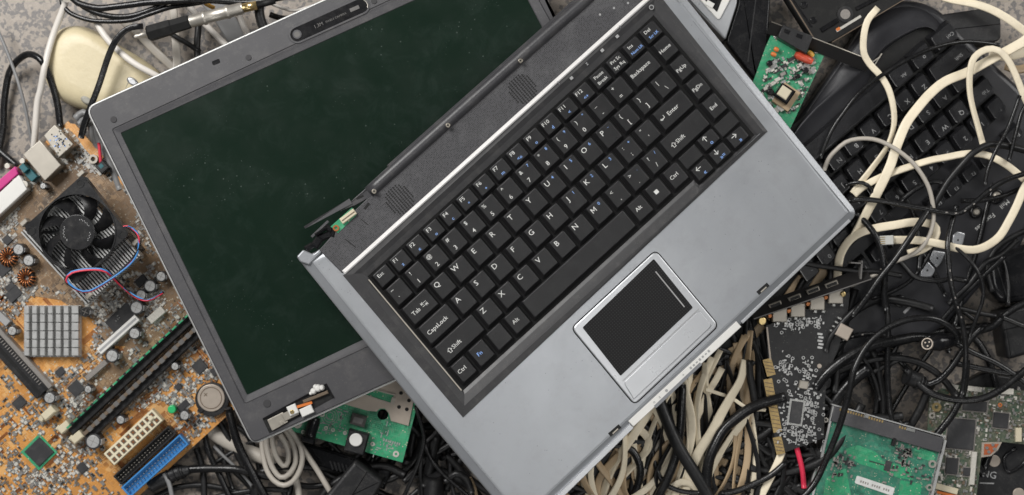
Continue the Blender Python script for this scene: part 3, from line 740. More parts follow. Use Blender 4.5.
# chipset heat sink with square posts
mb = MB(); c = [(24, 305.5), (81, 305.5), (81, 357), (24, 357)]
B.prism(mb, c, 0, .003, m=0)
for i in range(7):
    for j in range(6):
        x = 24 + i * 7.9; y = 306 + j * 8.45
        w_ = 5.0 if i < 6 else 7
        B.prism(mb, [(x, y), (x + w_, y), (x + w_, y + 7.6), (x, y + 7.6)], .002, .0095, m=0, ch=.0004, seg=1, sm=False)
B.put('chipset_heat_sink', mb, 'alu')
mb = MB(); c = B.L(86, 312, .006); mb.tube([Vector((c.x + .004 * math.cos(t), c.y + .004 * math.sin(t), .006)) for t in [i * .4 - .6 for i in range(12)]], .0005, n=6); B.put('heat_sink_clip', mb, 'nickel')
# memory slots
def slot(a, b, w, nm, rib, h0, side, latch):
    mb = MB(); B.bar(mb, a, b, 0, h0, w, ch=.0006, m=0)
    n = Vector((b[0] - a[0], b[1] - a[1])); L_ = n.length; n.normalize(); p = Vector((n.y, -n.x)) if side > 0 else Vector((-n.y, n.x))
    B.bar(mb, tuple(Vector(a) - p * w * .12), tuple(Vector(b) - p * w * .12), h0 - .0005, h0 + .0002, w * .26, m=1)
    o = B.put(nm, mb, ['black_mid', 'black_matt'])
    mb = MB(); B.bar(mb, tuple(Vector(a) - p * (w * .5 + 1)), tuple(Vector(b) - p * (w * .5 + 1)), 0, h0 + .004, 1.6 if rib == 'pcb_green' else 3.4, m=0)
    nn = int(L_ / 9)
    for i in range(nn):
        s_ = Vector(a) - p * (w * .5 + (1 if rib == 'pcb_green' else .8)) + n * (6 + i * 9)
        B.bar(mb, tuple(s_), tuple(s_ + n * (5 if rib != 'pcb_green' else 3)), .001, h0 + .0045, 2.4 if rib == 'pcb_green' else 4.6, m=1)
    B.put('memory_module', mb, [rib, 'chip_grey' if rib != 'pcb_green' else 'black_mid'], o)
    mb = MB(); B.box(mb, *latch, 0, h0 + .003, 12.5, 8, -2, .0008); B.box(mb, latch[0] - 5, latch[1] + 1, 0, h0, 5, 5, 10, .0005)
    B.put('slot_latch', mb, 'cream', o)
slot((70, 432), (193, 317), 8, 'memory_slot', 'pcb_green', .010, -1, (63.5, 427.5))
slot((87, 438), (203, 328), 8, 'memory_slot', 'smd_brown', .010, -1, (76.5, 437.5))
# expansion slots on the left
mb = MB(); B.bar(mb, (-22, 323), (42, 394), 0, .011, 15, ch=.0006, m=0); B.bar(mb, (-22, 325), (41, 395), .0105, .0113, 3.5, m=1)
B.bar(mb, (-17, 319), (46, 390), .0105, .0112, 2, m=1)
for i in range(26): B.bar(mb, (-14 + i * 2.1, 326.5 + i * 2.33), (-11.4 + i * 2.1, 324.2 + i * 2.33), .0105, .0114, .8, m=2)
es = B.put('expansion_slot', mb, ['black_mid', 'black_matt', 'smd_grey'])
mb = MB(); B.bar(mb, (-18, 313), (50, 388), 0, .0085, 6, ch=.0005); B.put('slot_rail', mb, 'smd_grey', es)
mb = MB(); B.box(mb, 47.8, 413.5, 0, .012, 14, 8, 0, .001); B.box(mb, 41, 419, 0, .008, 5, 5, 20, .0006); B.put('slot_latch', mb, 'cream', es)
mb = MB(); B.bar(mb, (98.5, 352), (137, 317.5), 0, .0095, 7.4, ch=.0005, m=0); B.bar(mb, (99.5, 351), (136, 318.3), .009, .0097, 2.2, m=1); B.put('white_header', mb, ['white_plastic', 'legend_grey'])
for a, b, w_, m_ in (((86, 379), (106, 361.5), 5.5, 'smd_grey'), ((149, 321), (163, 309), 8, 'smd_white'), ((26, 372), (50, 392), 5, 'smd_white'), ((-5, 312), (8, 324), 7, 'legend_grey'), ((100, 398), (128, 372), 3, 'smd_brown')):
    mb = MB(); B.bar(mb, a, b, 0, .006, w_, ch=.0004); B.put('pin_header', mb, m_)
# power connector
mb = MB(); a, b = Vector((109.5, 459)), Vector((156.5, 415.5)); n = (b - a).normalized(); p = Vector((-n.y, n.x))
B.bar(mb, tuple(a - n * 1), tuple(b + n * 1), 0, .009, 15.6, ch=.0004, m=0)
pc = B.put('power_connector', mb, 'ivory')
mb = MB(); mb2 = MB()
for i in range(10):
    for j in (-1, 1):
        q = a + n * ((b - a).length * (i + .5) / 10) + p * j * 3.6
        c = B.L(q.x, q.y, .0095); an = math.radians(1)
        mb.box(c.x, c.y, .0085, .00925, 4.2 * B.k, 4.6 * B.k, math.atan2(-n.y, n.x) - math.radians(42.4), 0, 0)
        mb2.box(c.x, c.y, .009, .0096, 1.8 * B.k, 1.8 * B.k, 0, 0, 0)
B.put('connector_sockets', mb, 'smd_brown', pc); B.put('contact_pins', mb2, 'copper', pc)
mb = MB(); B.box(mb, 150.5, 418.5, .002, .011, 5, 4.5, 0, .0006); B.put('connector_hook', mb, 'ivory', pc)
def ide(a, b, w, m, nm):
    a, b = Vector(a), Vector(b); n = (b - a).normalized(); p = Vector((-n.y, n.x)); L_ = (b - a).length
    mb = MB(); h = .0085; t = 1.6
    B.bar(mb, tuple(a), tuple(b), 0, .003, w, m=0)
    for s_ in (-1, 1): B.bar(mb, tuple(a + p * s_ * (w / 2 - t / 2)), tuple(b + p * s_ * (w / 2 - t / 2)), .001, h, t, ch=.0002)
    for e in (a + n * .8, b - n * .8): B.bar(mb, tuple(e - p * w / 2.02), tuple(e + p * w / 2.02), .001, h + .0001, 1.8, ch=.0002)
    o = B.put(nm, mb, m)
    mb = MB()
    for i in range(20):
        for j in (-1, 1):
            q = a + n * (3 + (L_ - 6) * i / 19) + p * j * w * .13; B.cyl(mb, q.x, q.y, .002, .0075, .42, n=5)
    B.put('connector_pins', mb, 'nickel', o)
ide((117, 480.5), (172, 430), 11.5, 'black_mid', 'ribbon_connector')
ide((125.5, 492.5), (184, 439.3), 13.5, 'blue_conn', 'blue_ribbon_connector')
# battery and its holder
mb = MB(); B.cyl(mb, 212, 399.5, 0, .004, 17, n=36, ch=.0005); B.box(mb, 202, 409, 0, .005, 9, 5, 0, .0005); bh = B.put('battery_holder', mb, 'black_mid')
mb = MB(); B.cyl(mb, 211, 398, .002, .0052, 13.8, n=40, ch=.0007); bt = B.put('coin_battery', mb, 'shield', bh)
mb = MB(); c = B.L(211, 398, .005); mb.annulus(c.x, c.y, .0051, .0054, 11 * B.k, 10.2 * B.k, 30)
B.text(mb, '+', 206, 395, .0054, 9, 0); B.put('battery_stamp', mb, 'smd_brown', bh)
mb = MB(); B.cyl(mb, 171.5, 409.5, 0, .009, 4.2, n=20, ch=.001); B.put('green_capacitor', mb, 'green_led')
# ports along the upper left edge
mb = MB(); B.prism(mb, [(22.7, 154.5), (39.5, 140), (61, 165), (44.8, 181)], 0, .015, ch=.0006, m=0); B.put('network_port', mb, 'tin')
mb = MB(); B.prism(mb, [(43.6, 135.5), (54.5, 124.5), (73.6, 144), (59, 157.5)], 0, .016, ch=.0006, m=0); pp = B.put('usb_port', mb, 'tin')
mb = MB(); r2 = random.Random(5)
for i in range(60): B.box(mb, 59 + r2.gauss(0, 4.2), 141 + r2.gauss(0, 4.2), .0155, .0163, 1.3, 1.1, r2.choice((0, 45)), m=r2.choice((0, 0, 1, 2)))
B.put('port_sticker', mb, ['legend', 'black_matt', 'legend_blue'], pp)
mb = MB(); B.prism(mb, [(14.5, 166.5), (18, 173.5), (-17, 205), (-22, 198)], 0, .0135, ch=.0005); B.put('parallel_port', mb, 'magenta')
mb = MB(); B.prism(mb, [(18.5, 175), (27, 189), (-6, 220), (-14, 205)], 0, .0125, ch=.0006); B.put('port_body', mb, 'white_plastic')
mb = MB(); B.prism(mb, [(27.5, 189.5), (30.5, 193), (-4, 226), (-6, 221)], 0, .005); B.put('port_pins', mb, 'smd_brown')
mb = MB(); B.box(mb, 23.3, 168, 0, .013, 6, 8, 0, .0004); B.box(mb, 31, 175.5, 0, .009, 8, 10, 0, .0004); B.put('audio_socket', mb, 'teal')
for (x, y, r, h) in ((7, 166, 3, .012), (24, 184.5, 4, .011), (14, 180, 2.2, .012), (22, 161, 3, .01)):
    mb = MB(); B.cyl(mb, x, y, 0, h, r, n=14, ch=.0005); B.put('port_screw', mb, 'nickel')
mb = MB(); B.prism(mb, [(68, 123), (75, 124), (104, 157), (98, 163), (84, 148)], 0, .0016, m=0); B.put('orange_board_edge', mb, 'pcb_orange')
mb = MB(); c = B.L(93, 159, .005); mb.annulus(c.x, c.y, 0, .005, 4.6 * B.k, 2.4 * B.k, 20); B.put('mounting_ring', mb, 'tin')
mb = MB(); B.box(mb, 102, 167, 0, .009, 10, 10, 0, .0005, 0); B.box(mb, 101, 166, .0085, .0093, 4, 4, 0, 0, 1); B.put('fan_header', mb, ['black_mid', 'teal'])
# processor cooler: finned block, fan frame, rotor, wires
fc = (77, 232.3)
hs = MB(); e = .0445
B.bar(hs, (53, 205), (113, 271.5), 0, .024, 66, m=0)
for i in range(24):
    t = (i - 12) * 3.1
    cx_, cy_ = 78 + .74 * t, 239 - .673 * t
    B.bar(hs, (cx_ - .673 * 43.5, cy_ - .74 * 43.5), (cx_ + .673 * 54, cy_ + .74 * 54), .02, .033, 1.5, m=1)
hso = B.put('processor_heat_sink', hs, ['chip', 'alu'])
for (x, y) in ((80.5, 173.5), (135.5, 242), (88.5, 295.5), (23.5, 222.5)):
    mb = MB(); B.box(mb, x, y, .026, .036, 8, 4.5, 0, .0006); B.put('cooler_clip', mb, 'tin', hso)
fr_h0, fr_h1 = .034, .0448
cor = [(82.3, 174.8), (23.8, 227.2), (74.3, 284), (129.2, 234.3)]
mb = MB(); cc_ = B.L(*fc, fr_h1); oc = rounded(B.P(cor, fr_h1), 3.5 * B.k, 4)
# square frame with a round opening: fill between outline and circle on top and bottom
ri = 36.6 * B.k; nn = 56
circ = [(cc_.x + ri * math.cos(2 * math.pi * i / nn), cc_.y + ri * math.sin(2 * math.pi * i / nn)) for i in range(nn)]
mb.fill(oc, circ, fr_h1); mb.fill(oc, circ, fr_h0)
mb.rings([[(v.x, v.y, fr_h0) for v in oc], [(v.x, v.y, fr_h1) for v in oc]], 0, False, False, False)
mb.rings([[(x, y, fr_h1) for x, y in circ], [(x, y, fr_h0) for x, y in circ]], 0, True, False, False)
mb.annulus(cc_.x, cc_.y, fr_h0, fr_h1 + .0006, 37.8 * B.k, 36.6 * B.k, 56)
c2 = cc_
for s_ in range(3):
    a = s_ * 2.094 + .3; mb.box(c2.x + math.cos(a) * 24 * B.k, c2.y + math.sin(a) * 24 * B.k, fr_h0 - .0015, fr_h0 + .0005, 30 * B.k, 3 * B.k, a)
ff = B.put('fan_frame', mb, 'fan_plastic', hso)
for (x, y) in ((79.8, 183.5), (31, 231), (75, 279.5), (123, 234.5)):
    mb = MB(); c = B.L(x, y, fr_h1); mb.annulus(c.x, c.y, fr_h1 - .001, fr_h1 + .0005, 4.2 * B.k, 2.7 * B.k, 20, 0); mb.cyl(c.x, c.y, fr_h1 - .001, fr_h1 + .0002, 2.7 * B.k, n=16, m=1)
    B.put('screw_hole', mb, ['fan_plastic', 'black_matt'], hso)
mb = MB(); k = B.k
mb.cyl(cc_.x, cc_.y, .034, .0452, 17.3 * k, n=40, ch=.0006)
for b_ in range(8):
    a0 = b_ * 2 * math.pi / 8 + .25; N1 = 9; rings_ = []
    for i in range(N1):
        t = i / (N1 - 1); r = (16.5 + 19.2 * t) * k; sweep = .36 * t ** 1.3
        w0 = .33 + .03 * t
        row = []
        for u in (0, .5, 1):
            a = a0 + sweep + (u - .5) * 2 * w0 * .62
            row.append((cc_.x + r * math.cos(a), cc_.y + r * math.sin(a), .0350 + .0085 * u + .0008 * math.sin(u * 3.1)))
        rings_.append(mb.add(row))
    for a, b in zip(rings_, rings_[1:]):
        for j in (0, 1): mb.face((a + j, b + j, b + j + 1, a + j + 1), 0, True)
rt = B.put('fan_rotor', mb, 'fan_plastic', hso)
mb = MB()
for i in range(22):
    a = i * .12 + (2.0 if i < 8 else -1.2 if i < 16 else 3.0)
    r = (13.2 - (i % 2) * .8) * k; mb.box(cc_.x + r * math.cos(a), cc_.y + r * math.sin(a), .0452, .04535, .0009, .0005, a + 1.2)
mb.box(cc_.x - 12 * k, cc_.y + 1 * k, .0452, .04533, .0016, .0006, .9)
B.put('rotor_marks', mb, 'legend_grey', hso)
mb = MB(); q = B.L(65, 236, .045); mb.cyl(q.x, q.y, .0448, .0453, 2.8 * k, n=16); B.put('rotor_hole', mb, 'black_matt', hso)
wp = [(121, 228), (127, 226), (136, 232), (139.5, 243), (134, 259), (118, 274), (90, 291.5), (73, 288), (66, 280), (72, 273), (90, 270), (105.5, 272), (120, 285), (135, 297), (148, 300.5), (163, 293)]
for nm_, m_, ox, oy, dz in (('red_fan_wire', 'red_wire', 0, 0, .0495), ('blue_fan_wire', 'blue_wire', 1.0, -2.0, .0485), ('black_fan_wire', 'cable_black', -1.2, -3.2, .0475)):
    P_ = []
    for i, (x, y) in enumerate(wp):
        zz = dz if 5 < i < 12 else (.044 if i < 6 else .03)
        zz = zz - (.006 if i in (4, 5, 6, 7) and m_ == 'red_wire' else 0)
        l_ = B.L(x + ox * (1 if i % 3 else -.6), y + oy * (.6 if 8 < i < 12 else .35 if i > 3 else -.2), zz); P_.append(Vector((l_.x, l_.y, zz)))
    mb = MB(); mb.tube(catmull(P_), .95 * B.k, n=8); B.put(nm_, mb, m_, hso)
# ---------------------------------------------------------------- computer mouse, top left
MO = T('computer_mouse', 'yellowed old computer mouse lying on the stone beside the screen corner', 'mouse', 100, 75, .002, -32)
mp = MO.P([(45, 72), (47, 55), (53, 38), (64, 28), (80, 25.5), (97, 31), (117, 44), (142, 58), (163, 74), (168, 92), (155, 108), (125, 118), (92, 114), (65, 103), (50, 90)], .004)
mp = rounded(mp, .03, 4)
mb = MB(); mb.rings([[(v.x, v.y, 0) for v in inset(mp, .002)], [(v.x, v.y, .004) for v in mp]], 0, True, False); mb.dome(mp, .0038, .024, rings=14, pw=.3); MO.put('mouse_body', mb, 'mouse_body')
def mz(x, y):      # height of the mouse surface above a point
    c = sum(mp, Vector((0, 0))) / len(mp); d = Vector((x, y)) - c; best = 1
    an = d.normalized(); t = max((d.dot(Vector(v) - c) / (Vector(v) - c).length_squared) for v in mp if (Vector(v) - c).normalized().dot(an) > .97) if d.length > 1e-5 else 0
    t = min(.999, max(0, t)) ** (1 / .3); return .0038 + .0202 * math.sqrt(max(0, 1 - t * t))
def mline(pts, r, m, nm):
    mb = MB(); P_ = [Vector((*MO.L(x, y, .02), 0)) for x, y in pts]
    P_ = catmull(P_, .002); P_ = [Vector((p.x, p.y, mz(p.x, p.y) - r * .4)) for p in P_]
    mb.tube(P_, r, n=6); MO.put(nm, mb, m)
mline([(138, 52), (141, 62), (139, 66), (132, 78), (125, 92)], .0004, 'mouse_grey', 'button_seam')
for x, y, a in ((133.5, 82, 22), (87.5, 100.5, 5)):
    c = MO.L(x, y, .02); z = mz(c.x, c.y); mb = MB()
    mb.dome([(c.x + .0062 * math.cos(t), c.y + .0036 * math.sin(t)) for t in [i * .4488 for i in range(14)]], z - .002, z + .0016, rings=5); MO.put('side_badge', mb, 'rim_silver' if a > 10 else 'mouse_grey')
# ---------------------------------------------------------------- black computer keyboard, upside down on the right
N = T('computer_keyboard', 'black desktop keyboard turned upside down under the tangle of cables', 'keyboard', 900, 150, .012, 220.8)
KX = lambda a, b: (920 - 17 * a + 12.3 * b, 85 + 14.7 * a + 18.5 * b)      # left edge of Z = (0,0)+centre
case = [(790, 128), (818, 92), (845, 52), (862, 26), (874, 11), (887, 3), (905, -1), (925, 2), (941, 10), (957, 26), (973, 42), (1001, 69), (1030, 96), (1048, 130), (1044, 190), (1022, 248), (985, 282), (955, 318), (925, 340), (880, 352), (640, 560), (440, 440)]
case = rounded(N.P(case, .018), .012, 3)
mb = MB(); mb.prism(case, 0, .0185, ch=.005, seg=4, chw=.006); KC = N.put('keyboard_case', mb, 'kb_case')
O_ = [(762, 175), (775, 157), (792, 132), (812, 102), (832, 74), (848, 50), (862, 30), (876, 15), (890, 7), (906, 4), (922, 7), (936, 17), (944, 28)]
I_ = [(790, 205), (802, 188), (818, 165), (836, 138), (852, 112), (866, 88), (876, 66), (884, 50), (896, 41), (908, 34), (918, 29), (928, 27), (938, 33)]
TC = [.02, .02, .05, .17, .38, .6, .8, .9, .92, .92, .92, .92, .92]
mb = MB(); rws = []
def dense(p): return catmull([Vector((x, y, 0)) for x, y in p], 4.)
def lerpn(a, m):
    n = len(a); return [a[min(int(i / (m - 1) * (n - 1)), n - 2)] * (1 - ((i / (m - 1) * (n - 1)) - min(int(i / (m - 1) * (n - 1)), n - 2))) + a[min(int(i / (m - 1) * (n - 1)), n - 2) + 1] * ((i / (m - 1) * (n - 1)) - min(int(i / (m - 1) * (n - 1)), n - 2)) for i in range(m)]
m_ = 60
OO, II, TT = lerpn([Vector(p) for p in O_], m_), lerpn([Vector(p) for p in I_], m_), lerpn(TC, m_)
for k_ in range(3): OO = [OO[0]] + [(OO[i - 1] + OO[i] * 2 + OO[i + 1]) / 4 for i in range(1, m_ - 1)] + [OO[-1]]; II = [II[0]] + [(II[i - 1] + II[i] * 2 + II[i + 1]) / 4 for i in range(1, m_ - 1)] + [II[-1]]
for o_, i_, tc in zip(OO, II, TT):
    row = []
    for t, z in [(0, .012), (.02, .0155), (.06, .0185)] + [(.06 + (tc - .06) * u if tc > .1 else .06, .0185 + .0055 * math.sin(u * 1.4)) for u in (.2, .4, .6, .8)] + [(max(tc - .03, .07), .0243), (tc + .02, .0246), (tc + .05, .0236)] + [(tc + .05 + (.97 - tc) * u * .98, .0236 - .0045 * u) for u in (.3, .6, .9)] + [(1.02, .0185), (1.03, .012)]:
        p = o_.lerp(i_, t); l = N.L(p.x, p.y, z); row.append((l.x, l.y, z))
    rws.append(mb.add(row)); nr = len(row)
for a, b in zip(rws, rws[1:]):
    for j_ in range(nr - 1): mb.face((a + j_, a + j_ + 1, b + j_ + 1, b + j_), 0, True)
N.put('palm_rest', mb, 'kb_case')
mb = MB(); pl = N.P([(866, 62), (905, 33), (930, 25), (944, 34), (1002, 104), (1000, 116), (700, 378), (600, 290)], .0195)
mb.prism(rounded(pl, .006, 3), .015, .0195, ch=.0006); N.put('key_bed', mb, 'black_matt')
def kbkey(gx, w, row, s_='', h=.0285, sz=6.5, hgt=1.0, dx=-.12):
    a0, a1 = gx - 2.25 - .5, gx - 2.25 - .5 + w; b0, b1 = row - hgt / 2, row + hgt / 2
    mb = MB(); g = .04
    def rg(x0, x1, y0, y1, z, r):
        p = rounded([N.L(*KX(x, y), .026) for x, y in ((x0, y0), (x1, y0), (x1, y1), (x0, y1))], r, 2); return [(v.x, v.y, z) for v in p]
    j = R.uniform(-.00015, .00015)
    mb.rings([rg(a0 + g, a1 - g, b0 + g, b1 - g, .017, .001), rg(a0 + g + .01, a1 - g - .01, b0 + g, b1 - g - .02, .020, .001), rg(a0 + .13, a1 - .13, b0 + .17, b1 - .08, h + j, .0022), rg(a0 + .17, a1 - .17, b0 + .21, b1 - .12, h + j - .0003, .002)], 0, False)
    if s_:
        px, py = KX((a0 + a1) / 2 + dx, (b0 + b1) / 2 + .18); N.text(mb, s_, px, py, h + j + .0001, sz, 0, 1)
    N.put('key', mb, ['kb_cap', 'legend_grey'])
def krow(gx, row, ss, **kw):
    for i, c_ in enumerate(ss): kbkey(gx + i, 1, row, c_, **kw)
krow(2.25, 0, 'ZXCVBNM,./'); kbkey(0, 2.2, 0, 'Shift', sz=5, dx=-.5)
krow(1.75, 1, 'ASDFGHJKL'); kbkey(0, 1.7, 1, 'Caps', sz=4.5, dx=-.3)
krow(1.5, 2, 'QWERTYUIOP'); kbkey(0, 1.45, 2, 'Tab', sz=5, dx=-.25)
krow(1, 3, '1234567890-'); kbkey(0, .95, 3, '`')
kbkey(0, 1.35, -1, 'Ctrl', sz=5, dx=-.3); kbkey(1.4, 1.2, -1, 'o'); kbkey(2.6, 1.25, -1, 'Alt', sz=5); kbkey(3.9, 5.4, -1)
for i, s_ in enumerate(['F1', 'F2', 'F3', 'F4', 'F5', 'F6', 'F7', 'F8', 'F9', 'F10']): kbkey(1.6 + i * 1.0 + (.4 if i > 3 else 0), .95, 4.45, s_, sz=4.6, hgt=.8)
kbkey(0, 1.0, 4.45, 'Esc', sz=4.6, hgt=.8)
# media buttons
for pts in ([(953, 235), (958, 231), (966, 233.5), (963, 245), (957, 249), (952, 247)], [(933, 250), (946, 252), (942, 262), (937, 268), (929, 259)], [(928, 261), (936, 269.5), (932, 277), (920, 277), (922, 268)]):
    mb = MB(); c = rounded(N.P(pts, .022), .0015, 3); mb.prism(c, .017, .0215, 0, ch=.0008)
    q = sum(c, Vector((0, 0))) / len(c); mb.cyl(q.x, q.y, .0212, .0217, .0008, m=1, n=10); N.put('media_button', mb, ['rim_silver', 'black_matt'])
for (x, y, r) in ((997, 196, 8), (976.5, 212, 6.5)):
    mb = MB(); N.cyl(mb, x, y, .016, .0225, r, n=28, ch=.002); c = N.L(x, y, .0225)
    mb.dome([(c.x + r * .55 * N.k * math.cos(t), c.y + r * .55 * N.k * math.sin(t)) for t in [i * .35 for i in range(18)]], .0215, .0245, rings=6, m=1); N.put('round_button', mb, ['black_gloss', 'tin'])
mb = MB(); N.text(mb, 'Favorites', 985, 222, .0188, 6.5, 0); N.text(mb, 'Mail', 1004.5, 204, .0188, 6.5, 0)
N.put('button_lettering', mb, 'legend')
mb = MB(); N.cyl(mb, 900.5, 301, .016, .0215, 6.2, n=28, ch=.0012, m=0); N.cyl(mb, 900.5, 301, .021, .0224, 3.8, n=24, ch=.0006, m=1); N.put('round_button', mb, ['black_gloss', 'legend_grey'])
mb = MB(); N.bar(mb, (904, 313), (915.5, 301), .018, .0192, 2.6); N.put('button_bar', mb, 'legend_grey')
# ---------------------------------------------------------------- green circuit card, top right
G = T('green_circuit_card', 'small green circuit card with a metal bracket and brown square coil by the laptop', 'circuit board', 790, 80, .040, -62)
mb = MB(); gp = [(776.5, 23.5), (829.5, 44), (800, 108), (784, 142), (748, 96), (766, 46)]; G.prism(mb, gp, -.0016, 0); gb = G.put('circuit_board', mb, 'pcb_green')
mb = MB(); G.prism(mb, [(778, 37), (783, 24.5), (813, 36), (806.5, 54)], 0, .011, ch=.0006)
for (x, y) in ((787, 31.5), (799.5, 36)): G.box(mb, x, y, .0105, .0113, 6, 4, 40, m=1)
G.put('phone_socket', mb, ['black_mid', 'black_gloss'])
def caps(a, b, r, m, nm, h=.006):
    mb = MB(); p, q = G.L(*a, h), G.L(*b, h); mb.tube([Vector((p.x, p.y, h * .6)).lerp(Vector((q.x, q.y, h * .6)), i / 6) for i in range(7)], [r * G.k * x for x in (.6, .95, 1, 1, 1, .95, .6)], n=12); G.put(nm, mb, m)
caps((795.5, 53.5), (813, 61.5), 4.3, 'red_comp', 'red_capacitor'); caps((774.5, 48), (779, 50), 2.4, 'orange', 'orange_capacitor'); caps((771.5, 53), (776.5, 55), 2.3, 'orange', 'orange_capacitor'); caps((809, 51), (814, 56), 2.6, 'yellow_comp', 'yellow_capacitor')
for (x, y, r) in ((775.5, 37, 1.8), (816.5, 51, 2.6), (781, 27.5, 1.4), (822, 42, 1.6), (789, 112, 1.6)):
    mb = MB(); G.cyl(mb, x, y, 0, .0012, r, n=12, ch=.0004); G.put('solder_point', mb, 'solder')
mb = MB(); G.box(mb, 786.5, 97, 0, .004, 19, 23, 28, .0004, m=1); G.box(mb, 785, 93.5, .003, .011, 16, 16, 28, .0014, m=0); G.box(mb, 784.5, 92.5, .0105, .0118, 11, 11, 28, .0006, m=2)
G.put('square_coil', mb, ['black_gloss', 'cable_tan_shade', 'cream'])
mb = MB(); rg = random.Random(9)
for i in range(330):
    x, y = rg.uniform(762, 815), rg.uniform(58, 112)
    if abs(x - 786) < 11 and abs(y - 95) < 12: continue
    if (x - 766) * .0 + (y - 46) < 8 or x > 826 - (y - 50) * .5 or x < 770 - (y - 60) * .38: continue
    w = rg.choice((1.6, 2.2, 3, 3.6, 5.5)); G.box(mb, x, y, 0, rg.uniform(.0006, .003), w, w * .6, rg.choice((0, 90)), m=rg.choice((0, 0, 1, 2, 2, 3)))
o = G.put('surface_components', mb, ['smd_white', 'smd_grey', 'smd_black', 'solder'], gb, kind='stuff')
for (x, y, r) in ((806, 70, 3), (798, 76, 2.6), (770, 63, 3), (771, 92, 3.4)):
    mb = MB(); G.cyl(mb, x, y, 0, .006, r, n=16, ch=.0006); G.put('small_capacitor', mb, 'black_gloss')
mb = MB(); P1, P2 = G.L(771, 22, .008), G.L(872, 61, .008); e = (P2 - P1).normalized(); w_ = Vector((-e.y, e.x)); w_ = w_ if (G.L(820, 60) - P1).dot(w_) > 0 else -w_
mb.rings([[(P1.x, P1.y, .009), (P2.x, P2.y, .009), (P2.x + w_.x * .0085, P2.y + w_.y * .0085, .0005), (P1.x + w_.x * .0085, P1.y + w_.y * .0085, .0005)][::1], [(P1.x, P1.y, .0099), (P2.x, P2.y, .0099), (P2.x + w_.x * .0085, P2.y + w_.y * .0085, .0013), (P1.x + w_.x * .0085, P1.y + w_.y * .0085, .0013)]], 0, False)
G.put('metal_bracket', mb, 'bracket_dark')
mb = MB(); mb.tube([Vector((P1.x, P1.y, .0096)), Vector((P2.x, P2.y, .0096))], .0005, n=6)
c = P2 + e * .001; mb.box(c.x, c.y, .003, .0105, .0008, .012, math.atan2(e.y, e.x) - .6, 0); c = P2 + e * .004 - w_ * .003; mb.box(c.x, c.y, .006, .0095, .0008, .011, math.atan2(e.y, e.x) - .2, 0)
G.put('bracket_hook', mb, 'tin')
# ---------------------------------------------------------------- black disk drive, top right
D = T('optical_drive', 'flat black disk drive with a round screw recess at the top edge', 'drive', 830, 10, .043, 31)
mb = MB(); dp = [(784, -6), (814, 41), (829, 43.5), (872, 19), (910, -4), (880, -60)]; D.prism(mb, dp, -.014, 0, [2, 3, 6, 2, 2, 2], ch=.0008); D.put('drive_case', mb, 'black_matt')
mb = MB(); c = D.L(845.5, 14, .001); mb.annulus(c.x, c.y, -.001, .0008, 8 * D.k, 5.4 * D.k, 30, 0); mb.cyl(c.x, c.y, -.001, .0006, 5 * D.k, n=24, m=1); D.put('screw_recess', mb, ['black_mid', 'smd_grey'])
mb = MB(); D.bar(mb, (821, 30.5), (838, 20), -.001, .0012, 5, ch=.0006); D.bar(mb, (856, 9), (905, -16), -.001, .0012, 4, ch=.0006); D.cyl(mb, 804, 5, -.001, .001, 3.5, n=18, ch=.0004); D.cyl(mb, 813.5, 20, -.001, .001, 3.3, n=18, ch=.0004); D.bar(mb, (793, -1), (812, 27), -.001, .0008, 1.4)
D.put('case_rib', mb, 'black_gloss')
mb = MB(); D.bar(mb, (836.5, 31), (861, 16), -.0012, .0004, 2.6, m=0); D.bar(mb, (836.5, 30), (840, 28), -.001, .0005, 3, m=1); D.put('drive_label', mb, ['smd_white', 'orange'])
mb = MB(); D.bar(mb, (789, -2), (815, 40), -.012, .0007, 1.1); D.bar(mb, (832, 42.3), (905, -1), -.012, .0002, .8); D.put('case_edge', mb, 'smd_brown')
# silver device at the top behind the laptop
Z = T('silver_player', 'silver device with a white framed black window, behind the laptop corner at the top', 'device', 712, 8, .040, 60)
mb = MB(); Z.prism(mb, [(670, -20), (738, -14), (737, 4), (725.5, 40), (712, 26)], -.018, 0, [2, 3, 3, 2, 2], ch=.0012); Z.put('device_case', mb, 'pad_frame')
mb = MB(); Z.prism(mb, [(697, -4), (719, 21), (733, -6), (712, -22)], 0, .0014, 4, ch=.0005, m=0); Z.prism(mb, [(703, -2), (717, 12), (724, -6), (712, -14)], .001, .0017, 1, m=1)
Z.box(mb, 710, 4, .0015, .0022, 5, 8, 0, m=0); Z.put('window_frame', mb, ['white_plastic', 'black_gloss'])
Z2 = T('black_box', 'glossy black box standing on its edge between the silver device and the green card', 'box', 750, 30, .036, 70)
mb = MB(); Z2.prism(mb, [(739, -20), (738, 4), (726, 42), (757, 82), (767, 50), (772, -20)], -.034, 0, 2, ch=.0015); Z2.put('box_shell', mb, 'black_gloss')
mb = MB(); Z2.bar(mb, (757, -10), (748, 62), -.001, .0003, 1.2); Z2.put('box_seam', mb, 'black_mid')
Z3 = T('black_adapter_block', 'matt black plastic block on the stone at the upper right, behind the keyboard', 'adapter', 975, 27, .03, -4)
mb = MB(); Z3.prism(mb, [(930, 16), (986, 8), (1001, 16), (1001, 41), (960, 44)], -.028, 0, 6, ch=.0012, seg=2); Z3.put('block_shell', mb, 'black_mid')
mb = MB(); Z3.bar(mb, (945, 30), (1000, 24), -.003, .0002, .9); Z3.put('block_seam', mb, 'black_gloss')
